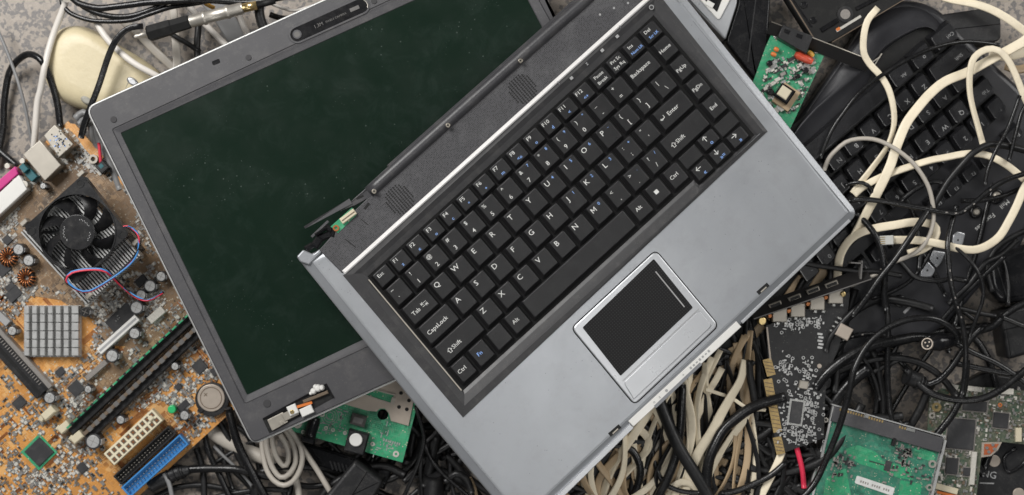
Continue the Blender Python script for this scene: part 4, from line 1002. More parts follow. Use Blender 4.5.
# ---------------------------------------------------------------- port card with four sockets
C = T('expansion_card', 'black expansion card with four metal ports along its bracket and a gold edge connector', 'circuit board', 800, 380, .0445, -10)
mb = MB(); C.prism(mb, [(766, 326), (850, 292), (847, 318), (838, 350), (828, 372), (825, 398), (824, 438), (786, 452), (776, 452), (771, 400)], -.0016, 0); cbo = C.put('circuit_board', mb, 'pcb_dark')
for a, b in (((767, 359), (771.5, 375.5)), ((767.8, 379), (777.8, 432)), ((777, 437), (781, 454))):
    mb = MB(); C.bar(mb, a, b, -.0016, .0001, 8.6, m=0); n_ = int(math.dist(a, b) / 4.2)
    for i in range(1, n_ + 1):
        x, y = a[0] + (b[0] - a[0]) * i / (n_ + 1), a[1] + (b[1] - a[1]) * i / (n_ + 1); C.box(mb, x, y, 0, .00035, 8, .7, 0, m=1)
    C.put('edge_connector', mb, ['gold', 'smd_brown'], cbo)
mb = MB(); C.bar(mb, (767, 327), (770.5, 360), -.0016, .0003, 1.6); C.put('board_rim', mb, 'shield', cbo)
for (x, y) in ((780, 315), (798, 310), (817.6, 303), (836, 296.5)):
    mb = MB(); C.box(mb, x, y, 0, .0065, 14.5, 14, -12.5 + 22, .0006, m=0)
    for s_ in (-4, 4): C.box(mb, x + s_ + 2, y + 8.5, 0, .004, 3.4, 3, 0, .0004, m=1)
    C.put('port_socket', mb, ['tin', 'solder'])
mb = MB()
b1, b2 = C.L(754, 319, .013), C.L(872, 279, .013); e = (b2 - b1).normalized(); w_ = Vector((-e.y, e.x)); w_ = w_ if (C.L(800, 280) - b1).dot(w_) > 0 else -w_
q = [b1 - w_ * .0004, b2 - w_ * .0004, b2 + w_ * .0005, b1 + w_ * .0005]
A_ = [b1, b2, b2 + w_ * .0098, b1 + w_ * .0098]
mb.rings([[(v.x, v.y, z) for v, z in zip(A_, (.0118, .0118, .0015, .0015))], [(v.x, v.y, z) for v, z in zip(A_, (.0127, .0127, .0024, .0024))]] if (A_[1] - A_[0]).cross(A_[3] - A_[0]) > 0 else [[(v.x, v.y, z) for v, z in zip(A_[::-1], (.0015, .0015, .0118, .0118))], [(v.x, v.y, z) for v, z in zip(A_[::-1], (.0024, .0024, .0127, .0127))]], 0)
br = C.put('metal_bracket', mb, 'bracket_dark')
mb = MB(); mb.tube([Vector((b1.x, b1.y, .0123)), Vector((b2.x, b2.y, .0123))], .0006, n=6); t_ = C.L(862, 270, .014); mb.box(t_.x, t_.y, .001, .0125, .0012, .015, math.radians(6), 0); t_ = C.L(857, 263, .014); mb.box(t_.x, t_.y, .001, .0125, .009, .0012, math.radians(6), 0)
C.put('bracket_rim', mb, 'chip_grey', br)
for (x, y) in ((775.5, 305), (795, 298), (813.5, 290.5), (832, 284.5)):
    mb = MB(); C.box(mb, x, y, .003, .0088, 13, 5, 31, .0008, m=0); C.box(mb, x, y, .0085, .0092, 10.5, 2.8, 31, m=1); C.put('port_opening', mb, ['tin', 'black_matt'])
for (x, y, r) in ((762.5, 321, 4.4), (843.5, 294, 3)):
    mb = MB(); C.cyl(mb, x, y, 0, .008, r, n=16, ch=.001); C.put('bracket_screw', mb, 'brass')
for (x, y) in ((770, 316), (789, 311), (808, 304), (826, 297.5)):
    mb = MB(); C.cyl(mb, x, y, 0, .007, 2.2, n=12, ch=.0005); C.put('port_rivet', mb, 'copper')
mb = MB(); C.box(mb, 844.5, 332, .001, .0075, 14, 13, -18, .0006, m=0); C.put('upright_port', mb, 'shield')
mb = MB()
for i in range(4): C.box(mb, 832 + i * 2.6, 331 - i * 4.2, 0, .003, 4.4, 1.6, -18)
C.put('port_legs', mb, 'solder')
mb = MB(); C.box(mb, 796, 412.5, 0, .0009, 15.5, 26, 2, 0, m=1); C.box(mb, 796.3, 412.5, .0005, .0022, 11.5, 22, 2, .0004, m=0); C.put('controller_chip', mb, ['chip', 'solder'])
mb = MB(); C.box(mb, 804, 385, 0, .003, 9, 8, 0, .0006); C.put('crystal_can', mb, 'tin')
mb = MB(); rg = random.Random(21)
def cl(cx, cy, sx, sy, n):
    for i in range(n):
        x, y = cx + rg.gauss(0, sx), cy + rg.gauss(0, sy)
        if abs(x - 796) < 7.5 and abs(y - 412.5) < 12.5: continue
        if x < 774 or x > 824 or y > 446: continue
        t = rg.choice((0, 1, 2))
        if t == 0:
            c = C.L(x, y, .0005); mb.annulus(c.x, c.y, 0, .0006, 1.7 * C.k, 1.1 * C.k, 12)
        elif t == 1: C.box(mb, x, y, 0, .001, rg.choice((2, 3.4)), .9, rg.choice((0, 90)))
        else: C.box(mb, x, y, 0, .0014, 2.4, 1.5, rg.choice((0, 90)))
cl(796, 408, 10, 14, 130); cl(785, 367, 6, 5, 40); cl(806, 368, 4, 5, 20); cl(800, 437, 12, 5, 60); cl(812, 395, 5, 12, 45); cl(812, 322, 14, 3, 50); cl(790, 326, 6, 3, 20)
for i in range(5): C.box(mb, 820 + (i % 2), 334 + i * 3.4, 0, .0005, 5, 2, 2)
C.put('silver_markings', mb, 'alu', cbo, kind='stuff')
mb = MB(); C.cyl(mb, 819.5, 366, 0, .0005, 2.2, n=16); C.put('mounting_hole', mb, 'shield')
# ---------------------------------------------------------------- bare disk drive board, bottom right
Q = T('hard_drive', 'hard drive lying with its green circuit board up at the bottom right', 'hard drive', 880, 450, .040, -15.5)
HP = [(833.5, 405.5), (945.8, 437.5), (920, 545), (800, 520)]
mb = MB(); Q.prism(mb, HP, -.022, -.0026, 3, ch=.0006); Q.put('drive_body', mb, 'alu')
mb = MB(); Q.prism(mb, [(836, 409), (942, 440), (917, 540), (804, 515)], -.003, -.0002); qb = Q.put('circuit_board', mb, 'pcb_drive')
mb = MB(); Q.prism(mb, [(834.5, 406.5), (944, 438), (940.5, 453), (831, 421)], -.002, .0028, ch=.0005); Q.put('interface_connector', mb, 'bezel_plastic')
mb = MB()
for i in range(17): Q.box(mb, 840.5 + i * 2.62, 409.5 + i * .75, .002, .0032, 1.5, 2.4, 0)
for i in range(6): Q.box(mb, 900 + i * 2.6, 427 + i * .75, .002, .0032, 1.5, 2.4, 0)
Q.put('connector_contacts', mb, 'gold')
for (x, y, w_) in ((866.5, 416.5, 5), (911, 430, 9)):
    mb = MB(); Q.box(mb, x, y, .002, .0036, w_, 3.4, 0, .0004); Q.put('solder_tab', mb, 'solder')
mb = MB(); Q.box(mb, 894, 442, 0, .003, 3.2, 8, 0); Q.put('connector_key', mb, 'black_matt')
mb = MB(); Q.bar(mb, (834, 406), (809, 512), -.004, .0008, 2.2); Q.bar(mb, (945.5, 440), (930, 505), -.004, .0008, 2.6); Q.bar(mb, (832, 404.5), (946, 437), -.004, .003, 1.1); Q.put('metal_edge', mb, 'alu')
mb = MB(); Q.prism(mb, [(857, 475.5), (895, 488), (892.5, 496), (854.5, 483)], 0, .0004, 1.5, m=0); [Q.box(mb, 861 + i * 2.3, 481.5 + i * .75, .0003, .0005, 1.3, 2.2, 0, m=1) for i in range(13) if i % 5 != 4]; lbq = Q.put('paper_label', mb, ['legend', 'smd_grey'], qb)
for pts in ([(845, 449), (858, 445), (876, 452), (884, 462), (908, 466), (914, 480), (898, 478), (880, 470), (860, 464), (848, 456)], [(826, 478), (846, 468), (852, 500), (822, 505)], [(915, 447), (936, 453), (934, 462), (913, 456)], [(900, 480), (922, 484), (920, 500), (898, 500)]):
    mb = MB(); Q.prism(mb, pts, -.0002, .00008, 2); Q.put('bright_copper_area', mb, 'pcb_green', qb)
mb = MB(); rg = random.Random(4)
for i in range(120):
    cx, cy = rg.choice([(845, 462), (903, 455), (915, 470), (905, 452), (890, 466), (838, 470)]); x, y = rg.gauss(cx, 6), rg.gauss(cy, 5)
    if not (822 < x < 934 and 436 < y < 500): continue
    Q.box(mb, x, y, 0, .0008, rg.choice((2, 3, 4)), 1.8, rg.choice((0, 90)), m=rg.choice((0, 0, 1)))
Q.box(mb, 888, 466, 0, .001, 6, 10, 0, 0, 1); Q.box(mb, 877, 463, 0, .0006, 16, .8, 0, 0, 1)
Q.put('surface_components', mb, ['smd_grey', 'chip'], qb, kind='stuff')
for (x, y, r) in ((932.5, 464, 4), (929.5, 487.5, 3.4), (826, 420, 2.6)):
    mb = MB(); c = Q.L(x, y, .001); mb.annulus(c.x, c.y, -.001, .0012, r * Q.k, r * .5 * Q.k, 18); Q.put('drive_screw', mb, 'nickel')
# ---------------------------------------------------------------- bare laptop board on a black housing, bottom right corner
X = T('black_housing', 'dull black plastic housing with round grey pads in the bottom right corner', 'housing', 1000, 470, .012, -8)
mb = MB(); X.prism(mb, [(930, 440), (940, 395), (985, 372), (1060, 385), (1060, 540), (930, 540)], -.011, 0, 4, ch=.002); X.put('housing_shell', mb, 'black_mid')
for (x, y, r) in ((994.5, 461, 6), (1019, 494, 6)):
    mb = MB(); X.cyl(mb, x, y, -.001, .001, r, n=28, ch=.0004); X.put('round_pad', mb, 'shield')
mb = MB(); X.text(mb, 'ING', 988, 474.5, .0005, 10, -2, 0, 1.0); X.bar(mb, (980, 483), (994, 483.5), 0, .0005, 1.2); X.put('housing_lettering', mb, 'legend_grey')
mb = MB(); P_ = [Vector((*X.L(x, y, .001), .001)) for x, y in ((1016, 448), (1004, 458), (1008, 472), (1022, 465), (1032, 452))]; mb.tube(catmull(P_), .0014, n=8); X.put('housing_groove', mb, 'black_gloss')
Y = T('laptop_mainboard', 'bare greenish laptop mainboard crowded with chips, beside the hard drive', 'circuit board', 970, 430, .024, -8)
mp_ = [(929, 397), (948, 384), (1040, 392), (1040, 446), (1003, 442), (983, 443), (976, 500), (925, 505)]
mb = MB(); Y.prism(mb, mp_, -.0016, 0); yb = Y.put('circuit_board', mb, 'pcb_olive')
for (x, y, w_, d_, r_) in ((961, 434, 27, 30, 3), (1001, 420.5, 15, 15, 2), (975, 406, 24, 10, 3), (952, 466, 12, 16, 3), (968, 472, 9, 8, 3), (940, 448, 8, 10, 3)):
    mb = MB(); Y.box(mb, x, y, 0, .0009, w_ + 2.4, d_ + 2.4, r_, 0, m=1); Y.box(mb, x, y, .0005, .0022, w_, d_, r_, .0004, m=0); Y.put('chip', mb, ['chip', 'smd_grey'])
mb = MB(); rg = random.Random(14)
for i in range(900):
    x, y = rg.uniform(930, 1026), rg.uniform(388, 498)
    if y > 440 and x > 976: continue
    if any(abs(x - a) < b / 2 + 1 and abs(y - c_) < d_ / 2 + 1 for a, c_, b, d_ in ((961, 434, 27, 30), (1001, 420.5, 15, 15), (975, 406, 24, 10), (952, 466, 12, 16))): continue
    w_ = rg.choice((1.6, 2.2, 2.8, 3.6)); Y.box(mb, x, y, 0, rg.uniform(.0005, .0014), w_, w_ * .55, rg.choice((0, 90)), m=rg.choice((0, 0, 1, 1, 2, 3, 3)))
Y.put('surface_components', mb, ['smd_white', 'smd_grey', 'smd_brown', 'solder'], yb, kind='stuff')
for (a, b, w_, m_) in (((944, 385), (958, 389), 7, 'smd_white'), ((966, 388), (982, 390), 5, 'smd_white'), ((1000, 391), (1014, 392), 6, 'smd_white'), ((975, 452), (972, 485), 5, 'smd_white'), ((936, 486), (958, 492), 6, 'cream'), ((1019, 428), (1019, 442), 6, 'cream')):
    mb = MB(); Y.bar(mb, a, b, 0, .003, w_, ch=.0004); Y.put('board_socket', mb, m_)
mb = MB(); Y.bar(mb, (937, 492), (960, 497), 0, .0015, 2.6); Y.put('flex_cable_edge', mb, 'orange')
mb = MB(); Y.prism(mb, [(982, 442.5), (1002, 442), (998, 450), (991, 456), (981, 457.5)], 0, .0006, m=1); Y.prism(mb, [(984.5, 444), (999, 444), (995, 450), (990, 454.5), (984, 455)], .0003, .001, m=0)
for (x, y) in ((987, 448), (993, 444.8), (989, 452), (994.5, 449)): Y.cyl(mb, x, y, .0005, .0018, 1.6, n=10, m=2)
Y.put('fan_shaped_heatpad', mb, ['heat_pad', 'shield', 'solder'])
for (x, y, r, m_) in ((936.5, 407, 4.6, 'brass'), (932, 415.5, 3.2, 'nickel'), (1000, 405, 2, 'orange')):
    mb = MB(); c = Y.L(x, y, .001); mb.annulus(c.x, c.y, 0, .0016, r * Y.k, r * .45 * Y.k, 18); Y.put('mounting_ring', mb, m_)
# ---------------------------------------------------------------- green board, adapter, fan below the screen
L_ = T('power_board', 'green circuit board with a beige metal shield and black cube switch, under the screen corner', 'circuit board', 350, 425, .034, -15)
mb = MB()
bp = rounded(L_.P([(281, 428), (402.5, 462.5), (419, 398), (330, 360), (298, 366)]), .0004, 1); hc_ = L_.L(382.8, 414.5); 
hole = [(hc_.x + 5.4 * L_.k * math.cos(t), hc_.y + 5.4 * L_.k * math.sin(t)) for t in [i * .2618 for i in range(24)]]
mb.fill(bp, hole, 0); mb.rings([[(v.x, v.y, -.0016) for v in bp], [(v.x, v.y, 0) for v in bp]], 0, False, False, False); mb.rings([[(a, b, 0) for a, b in hole], [(a, b, -.0016) for a, b in hole]], 0, True, False, False)
pb = L_.put('circuit_board', mb, 'pcb_green')
mb = MB(); L_.prism(mb, [(337, 402.5), (351, 386), (372, 372), (412, 386), (414, 400), (408.5, 426), (391, 421), (388.5, 413), (385, 408.8), (380, 408.6), (376.5, 411.5), (368, 411), (347, 405)], 0, .0012, 0, ch=.0003); sh_ = L_.put('metal_shield', mb, 'shield', pb)
mb = MB(); L_.prism(mb, [(364, 387), (394, 395), (391.5, 403), (362, 393.5)], .0011, .0016); L_.put('shield_window', mb, 'pcb_green', sh_)
mb = MB(); L_.bar(mb, (363, 386.5), (395, 395), .001, .0026, 1.4); L_.bar(mb, (362, 394), (391, 403.5), .001, .0024, 1); L_.box(mb, 393, 401, .001, .003, 4, 7, 0); L_.box(mb, 361, 391.5, .001, .003, 4, 6, 0); L_.put('window_frame', mb, 'tin', sh_)
for (x, y) in ((401, 393), (409, 400.5), (399, 407), (406.8, 409.3), (404.5, 386)):
    mb = MB(); L_.cyl(mb, x, y, .001, .00135, 1.9, n=14); L_.put('shield_hole', mb, 'black_matt', sh_)
mb = MB(); L_.box(mb, 356.3, 442.5, 0, .008, 20.5, 22, 0, .001, m=0); L_.cyl(mb, 355.8, 440, .0075, .0098, 6.6, n=28, ch=.0008, m=1); L_.put('cube_switch', mb, ['black_mid', 'white_plastic'])
mb = MB(); L_.box(mb, 358, 420.5, 0, .006, 15, 11, 0, .0022); L_.put('surface_inductor', mb, 'chip_grey')
for (x, y, r) in ((297.5, 424, 4.4), (322, 414, 3), (372.5, 444, 2.2), (326, 428, 2), (333, 430, 2), (303, 432, 2), (345, 433, 2), (396, 454, 3.2)):
    mb = MB(); c = L_.L(x, y, .0003); mb.annulus(c.x, c.y, 0, .0005, r * L_.k, r * .4 * L_.k, 18); L_.put('solder_pad', mb, 'smd_white')
mb = MB(); rg = random.Random(31)
for i in range(60):
    x, y = rg.uniform(318, 346), rg.uniform(408, 434); L_.box(mb, x, y, 0, .0004, rg.choice((1.4, 2, 5)), rg.choice((1, .6)), rg.choice((0, 90, 0)))
for i in range(30):
    x, y = rg.gauss(383, 7), rg.gauss(441, 7)
    if x > 372 and y < 456: L_.box(mb, x, y, 0, .0004, rg.choice((1.4, 3, 5)), .8, rg.choice((0, 90)))
[L_.box(mb, 384 + i * 2.2, 440 + i * .6, 0, .0004, 1.3, 2.6, 0) for i in range(8)]
for t in range(3):
    c = L_.L(330, 416, 0); mb.annulus(c.x, c.y, 0, .0004, (4 + 2.4 * t) * L_.k, (3.4 + 2.4 * t) * L_.k, 24)
L_.put('white_print', mb, 'legend_grey', pb, kind='stuff')
mb = MB(); c1, c2 = L_.L(315.5, 417, .006), L_.L(309.5, 437, .006)
mb.tube([Vector((c1.x, c1.y, .006)).lerp(Vector((c2.x, c2.y, .006)), i / 5) for i in range(6)], [.0042, .005, .005, .005, .005, .0052], n=14); L_.box(mb, 307.5, 440, 0, .009, 13, 6, 0, .0008)
L_.put('power_jack', mb, 'black_gloss')
PA = T('power_adapter', 'black power adapter brick with a moulded seam at the bottom edge', 'adapter', 355, 485, .043, 56)
mb = MB(); PA.prism(mb, [(355, 460), (384, 481.5), (348, 540), (312, 512)], -.03, 0, 4, ch=.0035, seg=4); PA.put('adapter_shell', mb, 'black_mid')
mb = MB(); PA.bar(mb, (367, 472), (335, 522), -.002, .0004, .8); PA.put('adapter_seam', mb, 'black_gloss')
BK = T('black_bracket', 'dark plastic bracket half hidden under the green power board', 'bracket', 350, 455, .018, -15)
mb = MB(); BK.prism(mb, [(295, 440), (345, 455), (392, 468), (386, 486), (330, 470), (292, 456)], -.012, 0, 3, ch=.002); BK.put('bracket_shell', mb, 'black_gloss')
mb = MB()
for i in range(6): BK.bar(mb, (330 + i * 4, 461 + i), (333 + i * 4, 470 + i), -.001, .0012, 1.6)
BK.put('bracket_rib', mb, 'black_mid')
# ---------------------------------------------------------------- audio plug adaptor top left
AU = T('audio_plug', 'audio jack plug with black grip, nickel sleeve and brass tip, lying above the screen', 'audio plug', 190, 22, .045, 17)
def au(a, b, z, r0, r1, m, nm, n=14, segs=None):
    mb = MB(); p, q = AU.L(*a, z), AU.L(*b, z); k_ = segs or [(0, r0), (1, r1)]
    pts = [Vector((p.x, p.y, z)).lerp(Vector((q.x, q.y, z)), t) for t, _ in k_]; mb.tube(pts, [r * AU.k for _, r in k_], n=n); mb.sm = [n > 6] * len(mb.f); AU.put(nm, mb, m)
au((147.5, 34), (190, 21.5), 0, 7.2, 6.4, 'black_matt', 'plug_grip', 6, [(0, 6.6), (.04, 8.4), (.55, 8.2), (.58, 7.6), (.97, 7.2), (1, 6.4)])
au((189, 22), (243, 8), 0, 6, 6, 'nickel', 'plug_sleeve', 20, [(0, 5), (.04, 6.2), (.25, 6.2), (.27, 7.2), (.31, 7.2), (.33, 6.2), (.68, 6.2), (.7, 7), (.74, 7), (.76, 6.2), (.97, 6), (1, 5)])
au((242, 8.3), (257, 5.2), 0, 4.6, 4.6, 'brass', 'plug_ring', 18)
au((256, 5.5), (275, 1), 0, 3.4, 3, 'black_matt', 'plug_insulator', 14)
au((134, 37), (148, 33.5), 0, 2.2, 3, 'nickel', 'plug_tip', 12, [(0, 1), (.2, 2.6), (.4, 1.8), (.6, 3), (1, 3)])
# ---------------------------------------------------------------- cables, each one a thing
CB, CM, CW, CG, BE, TN, GR = 'cable_black', 'cable_black_matt', 'cable_white', 'cable_grey_beige', 'cable_beige', 'cable_tan_shade', 'cable_grey'
def cyl_plug(name, label, pts, z, radii, m, cat='plug', extra=None):
    mb = MB(); P = [W(x, y, zz / 1000) for (x, y), zz in zip(pts, z if isinstance(z, list) else [z] * len(pts))]; k = (CH - P[0].z) / FP
    Q_ = []; rr_ = []
    for (a, b, r0, r1) in zip(P, P[1:], radii, radii[1:]):
        for j in range(5): Q_.append(a.lerp(b, j / 5)); rr_.append((r0 * (1 - j / 5) + r1 * j / 5) * k)
    Q_.append(P[-1]); rr_.append(radii[-1] * k)
    mb.tube(Q_, rr_, n=20)
    if extra:
        for (t, r, w_, mi) in extra:
            q = Q_[int(t * (len(Q_) - 1))]; d = (Q_[-1] - Q_[0]).normalized(); mb.tube([q - d * w_ * k, q + d * w_ * k], r * k, n=20, m=mi)
    o = mb.build(name, [m, 'nickel', 'black_gloss', 'legend_grey'], origin=tuple(P[0])); return tag(o, label, cat)
# top left
cable("61,-6 62,3 69,12 85,19 101,21.5 129,20.5 150,14 172,7 200,2 235,-6", [30, 32, 34, 36, 40], 2.4, CB, 'black cable looping lowest along the top left edge above the mouse')
cable("70,-6 78,3 97,8 112,7 130,5 155,2 200,0 250,2 290,-4", [38, 40, 42], 3.4, CB, 'thick black cable running along the very top edge at upper left')
cable("73,-2 88,9 106,15 128,16 150,10 178,-2", [34, 36, 36], 2.9, CB, 'black cable between the thick top cable and the lowest loop, upper left')
cable("66,2 63,11 54,34 48,52 43.5,69 40,88 36.5,104 35,140 33,170", [30, 26, 32, 24, 8], 3.3, CW, 'off-white round cable running down across the left side of the mouse')
cable("92,14 97,24 104,36 116,49 134,63 151,73 175,86", [26, 30, 34, 36, 30], 3.3, CW, 'off-white round cable bending across the right side of the mouse')
cable("-4,165 2,130 4,100 10,72 22,58 32,55 43,62 51,80 57,104 60,128", [6, 8, 10, 22, 30, 24, 20], 3.4, CB, 'black cable arching over the speckled stone at the far left')
cable("-6,145 4,154 18,166", [8, 12], 3.4, CB, 'short black cable end entering from the left edge by the pink port')
cable("-6,24 3,42 12,65 20,90 27,115 33,146", [16, 20, 20, 12], 1.7, GR, 'thin blue-grey wire crossing the black arch at the far left')
cable("143,27 131,28 121,34 113,45 106,62 98,86 91,106 85,124 82,138", [45, 44, 44, 42, 38, 30], 3.1, CB, 'flat black twin cable falling from the audio plug over the mouse', flat=.55, tw=.1)
cable("170,-6 173,12 175,35 177,60 176,80", [16, 18], 4, 'cable_grey_beige', 'wide beige-grey strap hanging straight down behind the audio plug', flat=.3, tw=.05, name='strap')
cable("122,20 140,35 155,50 168,62 176,70", [10, 12], 4, 'cable_grey_beige', 'grey-beige flat strap slanting behind the mouse under the plug', flat=.3, tw=.05, name='strap')
cable("180,-2 192,10 207,26 220,40 236,54", [24, 24], 3.2, CW, 'off-white cable passing under the nickel sleeve of the plug')
cable("230,-4 238,12 244,27 252,44", [20, 20], 3.1, CW, 'off-white cable right of the nickel sleeve, ending at the screen edge')
cable("198,14 198,30 197,45 198,70", [18, 18], 3.4, CM, 'black vertical cable just below the plug sleeve')
cable("262,-6 260,10 264,26 275,42", [38, 34], 5, CM, 'thick black cable crossing the brass tip of the plug')
cable("205,-6 222,14 238,40 246,60", [9, 9], 10, 'cable_grey', 'broad grey ribbon cable lying deepest between the plug and screen', flat=.12, tw=.03, name='ribbon_cable')
cable("268,2 284,8 296,10 320,4", [30, 30], 1.6, CW, 'thin pale wire right of the plug at the top edge')
cable("270,14 285,18 310,14", [22, 22], 3, CM, 'dark cable tucked behind the upper screen edge')
cable("160,24 172,34 188,44 200,52", [20, 20], 2.6, CM, 'dark cable under the black grip of the plug')
cable("198,-4 206,4 214,8", [34, 30], 2.2, 'yellow_comp', 'short orange wire end above the nickel sleeve', name='wire')
for i, (a, r, l) in enumerate((("76,118 84,112 92,118 98,138 108,160 120,190", 3.6, 'outer'), ("80,124 86,119 91,126 95,142 106,166", 3.2, 'inner'))):
    cable(a, [16, 20, 16], r, GR, l + ' silvery grey cable bend between the motherboard ports and the screen')
cable("99,143 99.5,150 100,160 101,172", [26, 26], 1.6, 'red_wire', 'thin red wire beside the motherboard corner at the screen edge', name='wire')
cable("83,133 84,126 88,118", [24, 28], 2.5, CM, 'dark cable stub at the motherboard corner')
# below the screen
cable("203,420 205,435 209,452 219,474 232,502", [14, 12, 14], 3, CB, 'black cable running down from the board edge under the screen, left strand')
cable("228,408 232,424 238,444 247,463 262,490 270,505", [30, 26, 22, 20], 4.3, CB, 'thick black cable sweeping from the screen corner to the bottom edge')
cable("187,470 210,469 235,469 258,474 285,480", [14, 18, 16], 4, CB, 'black cable leaving the ribbed plug to the right')
cyl_plug('cable_plug', 'ribbed black plug under the lower motherboard corner', [(150, 486), (164, 478), (178, 472), (190, 470)], 14, [7, 8, 7, 4.4], 'black_mid', extra=[(.5, 8.6, .8, 0), (.62, 8.2, .8, 0), (.74, 7.8, .8, 0), (.86, 7, .8, 0)])
cable("214,446 224,456 236,467 246,478 256,492", [10, 10], 1.6, 'cable_grey', 'thin grey wire slanting under the screen corner')
cable("163,474 168,482 171,492 173,504", [20, 22], 2.3, GR, 'pale grey cable end below the blue connector')
cable("210,430 226,441 248,452 275,462 300,470", [7, 7], 7.5, 'cable_grey_beige', 'thick dusty cable lying flat on the stone under the screen corner')
cable("150,500 175,488 205,486 240,492 262,500", [6, 6], 3, CM, 'black cable along the bottom edge left of the coil')
cable("196,448 202,470 204,500", [6, 8], 3.2, CM, 'black cable standing out on the stone below the battery')
cable("262,436 262,452 266,470 274,481 284,485 295,479 302,464 301,448 292,432 278,420 268,428 266,446 271,466 280,477 289,474 296,462 294,446 286,430 276,424 272,434 275,454 283,466 288,462 287,448 280,434", [26, 30, 33, 34, 30, 30, 32, 30, 28, 30, 34], 2.7, CG, 'beige-grey cable coiled in loops under the screen hinge')
cable("287,425 297,440 309,458 320,474 332,494 338,505", [34, 30, 30], 2.9, CG, 'beige-grey cable end running down right of the coil')
cable("292,470 296,482 298,492 299,505", [26, 24], 3.4, CG, 'beige-grey cable stub dropping from the bottom of the coil')
# dark area left of the palm rest
cable("416,405 422,425 424,440 420,458 414,475 402,500", [40, 36, 34], 2.1, CB, 'thin glossy black cable hugging the right edge of the green power board')
cable("436,436 432,456 428,474 424,486", [22, 20], 5, CM, 'upright black lead with a strain relief next to the palm rest')
cyl_plug('cable_grommet', 'round black grommet at the foot of the black lead', [(433, 472), (431, 492)], [22, 12], [9, 14], 'black_mid', 'grommet')
cable("424,440 430,456 440,470 452,482 470,498", [26, 28, 26], 2.2, CB, 'black cable curving toward the bottom beside the palm rest corner')
cable("442,420 436,432 424,446 420,470 422,500", [26, 24], 2, CM, 'black cable behind the thin glossy one by the power board')
cable("446,482 456,474 466,478 472,492", [24, 28, 24], 3.6, CM, 'dark grey cable hump at the bottom below the palm rest')
cable("470,478 474,486 478,502", [22, 20], 1.8, TN, 'tan wire peeping out at the bottom left of the palm rest', name='wire')
# bundle of flat beige cables, bottom centre
FL = 'flat beige cables under the front edge'
def fb(p, z, r, l, m=BE, fl=.3, tw=.5): cable(p, z, r, m, l, flat=fl, tw=tw, group=None)
fb("684,380 687,396 691,411 692,430 688,453 681,476 674,500", [40, 44, 40], 4.2, 'flat beige cable emerging under the white light strip, bending left at the bottom')
fb("745,360 740,380 731,396 722,412 712,432 699,453 690,476 684,500", [46, 50, 46, 40], 5, 'broadest and palest flat cable running diagonally through the middle of the bundle')
fb("722,368 715,381 707,394 699,414 692,432 688,448", [42, 42, 36], 3.4, 'flat beige cable just left of the broadest one')
fb("750,410 742,424 730,440 717,460 707,480 700,500", [44, 42, 38], 4, 'flat beige cable crossing under the thick black curve')
fb("748,400 751,420 754,446 755,471 749,500", [36, 36], 3.4, 'upright flat beige cable left of the gold edge connector')
fb("782,452 776,466 769,480 758,502", [40, 40], 3.8, 'flat beige cable leaving below the gold edge connector')
fb("706,390 719,394 733,399 748,408 766,410", [46, 46], 1.8, 'narrow beige cable lying across the top of the bundle', fl=.6)
fb("672,450 668,462 660,478 650,502", [34, 34], 5, 'pale flat cable at the lower left of the bundle')
fb("655,462 648,474 640,498", [28, 28], 3.6, 'beige flat cable at the bottom left of the bundle')
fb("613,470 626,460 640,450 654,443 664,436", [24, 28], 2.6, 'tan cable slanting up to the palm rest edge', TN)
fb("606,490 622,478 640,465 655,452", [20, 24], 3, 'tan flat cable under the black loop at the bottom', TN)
fb("700,385 704,400 703,420 699,440 692,470", [34, 32], 3.6, 'flat cable coloured tan for the shade inside the bundle', TN)
fb("734,400 726,420 722,440 722,470 720,500", [30, 30], 3.6, 'flat cable coloured tan for shade, right of the broadest one', TN)
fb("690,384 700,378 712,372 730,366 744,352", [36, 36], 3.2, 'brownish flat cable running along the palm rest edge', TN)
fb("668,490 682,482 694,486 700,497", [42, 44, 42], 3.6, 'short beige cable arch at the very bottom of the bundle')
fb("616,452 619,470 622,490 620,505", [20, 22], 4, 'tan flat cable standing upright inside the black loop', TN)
fb("640,450 634,466 636,484 630,505", [18, 20], 4, 'cable coloured tan for shade just right of the black loop', TN)
cable("667,425 661,440 653,455 645,470 640,480", [38, 36], 2.4, CG, 'pale grey round cable slanting left of the thick black lead')
cable("652,380 660,403 668,424 676,442 693,471 708,497 712,505", [40, 46, 52, 54], 6.3, CM, 'thickest black lead slanting over the beige bundle')
cable("683,385 682,400 681,420 677,453 668,478 655,502", [42, 48, 46, 44], 4.5, CB, 'black cable curving down behind the thickest lead')
cable("785,397 761,404 748,410 736,419 724,430 717,442 710,458 707,478 708,502", [46, 50, 52, 48], 5.4, CB, 'thick glossy black cable curving over the right of the bundle')
cable("660,400 655,430 653,452 658,472 666,484 682,491 702,493", [36, 36, 44, 48], 2.5, CB, 'thin black cable hooking under the bundle at the bottom')
cable("590,452 604,446 620,446 632,451 639,463 640,474 637,486 630,502", [34, 38, 40, 36], 3.9, CB, 'black cable loop at the edge of the palm rest, bottom')
cable("786,462 772,474 757,482 738,490 720,494", [42, 42], 3.2, CB, 'black cable crossing under the gold edge connector')
cable("749,360 750,376 753,392 755,405", [44, 44], 3.8, CM, 'short black cable end above the beige bundle')
cable("772,440 758,452 740,462 724,470", [30, 30], 3.2, CM, 'dark cable behind the upright beige cable')
cable("800,452 797,466 795,480 793,502", [32, 32], 2.8, CM, 'black cable directly below the expansion card')
cable("797,448 800,458 803,472 804,488", [44, 44, 42], 2.7, 'pink_wire', 'short bright pink wire hanging from the expansion card', name='wire')
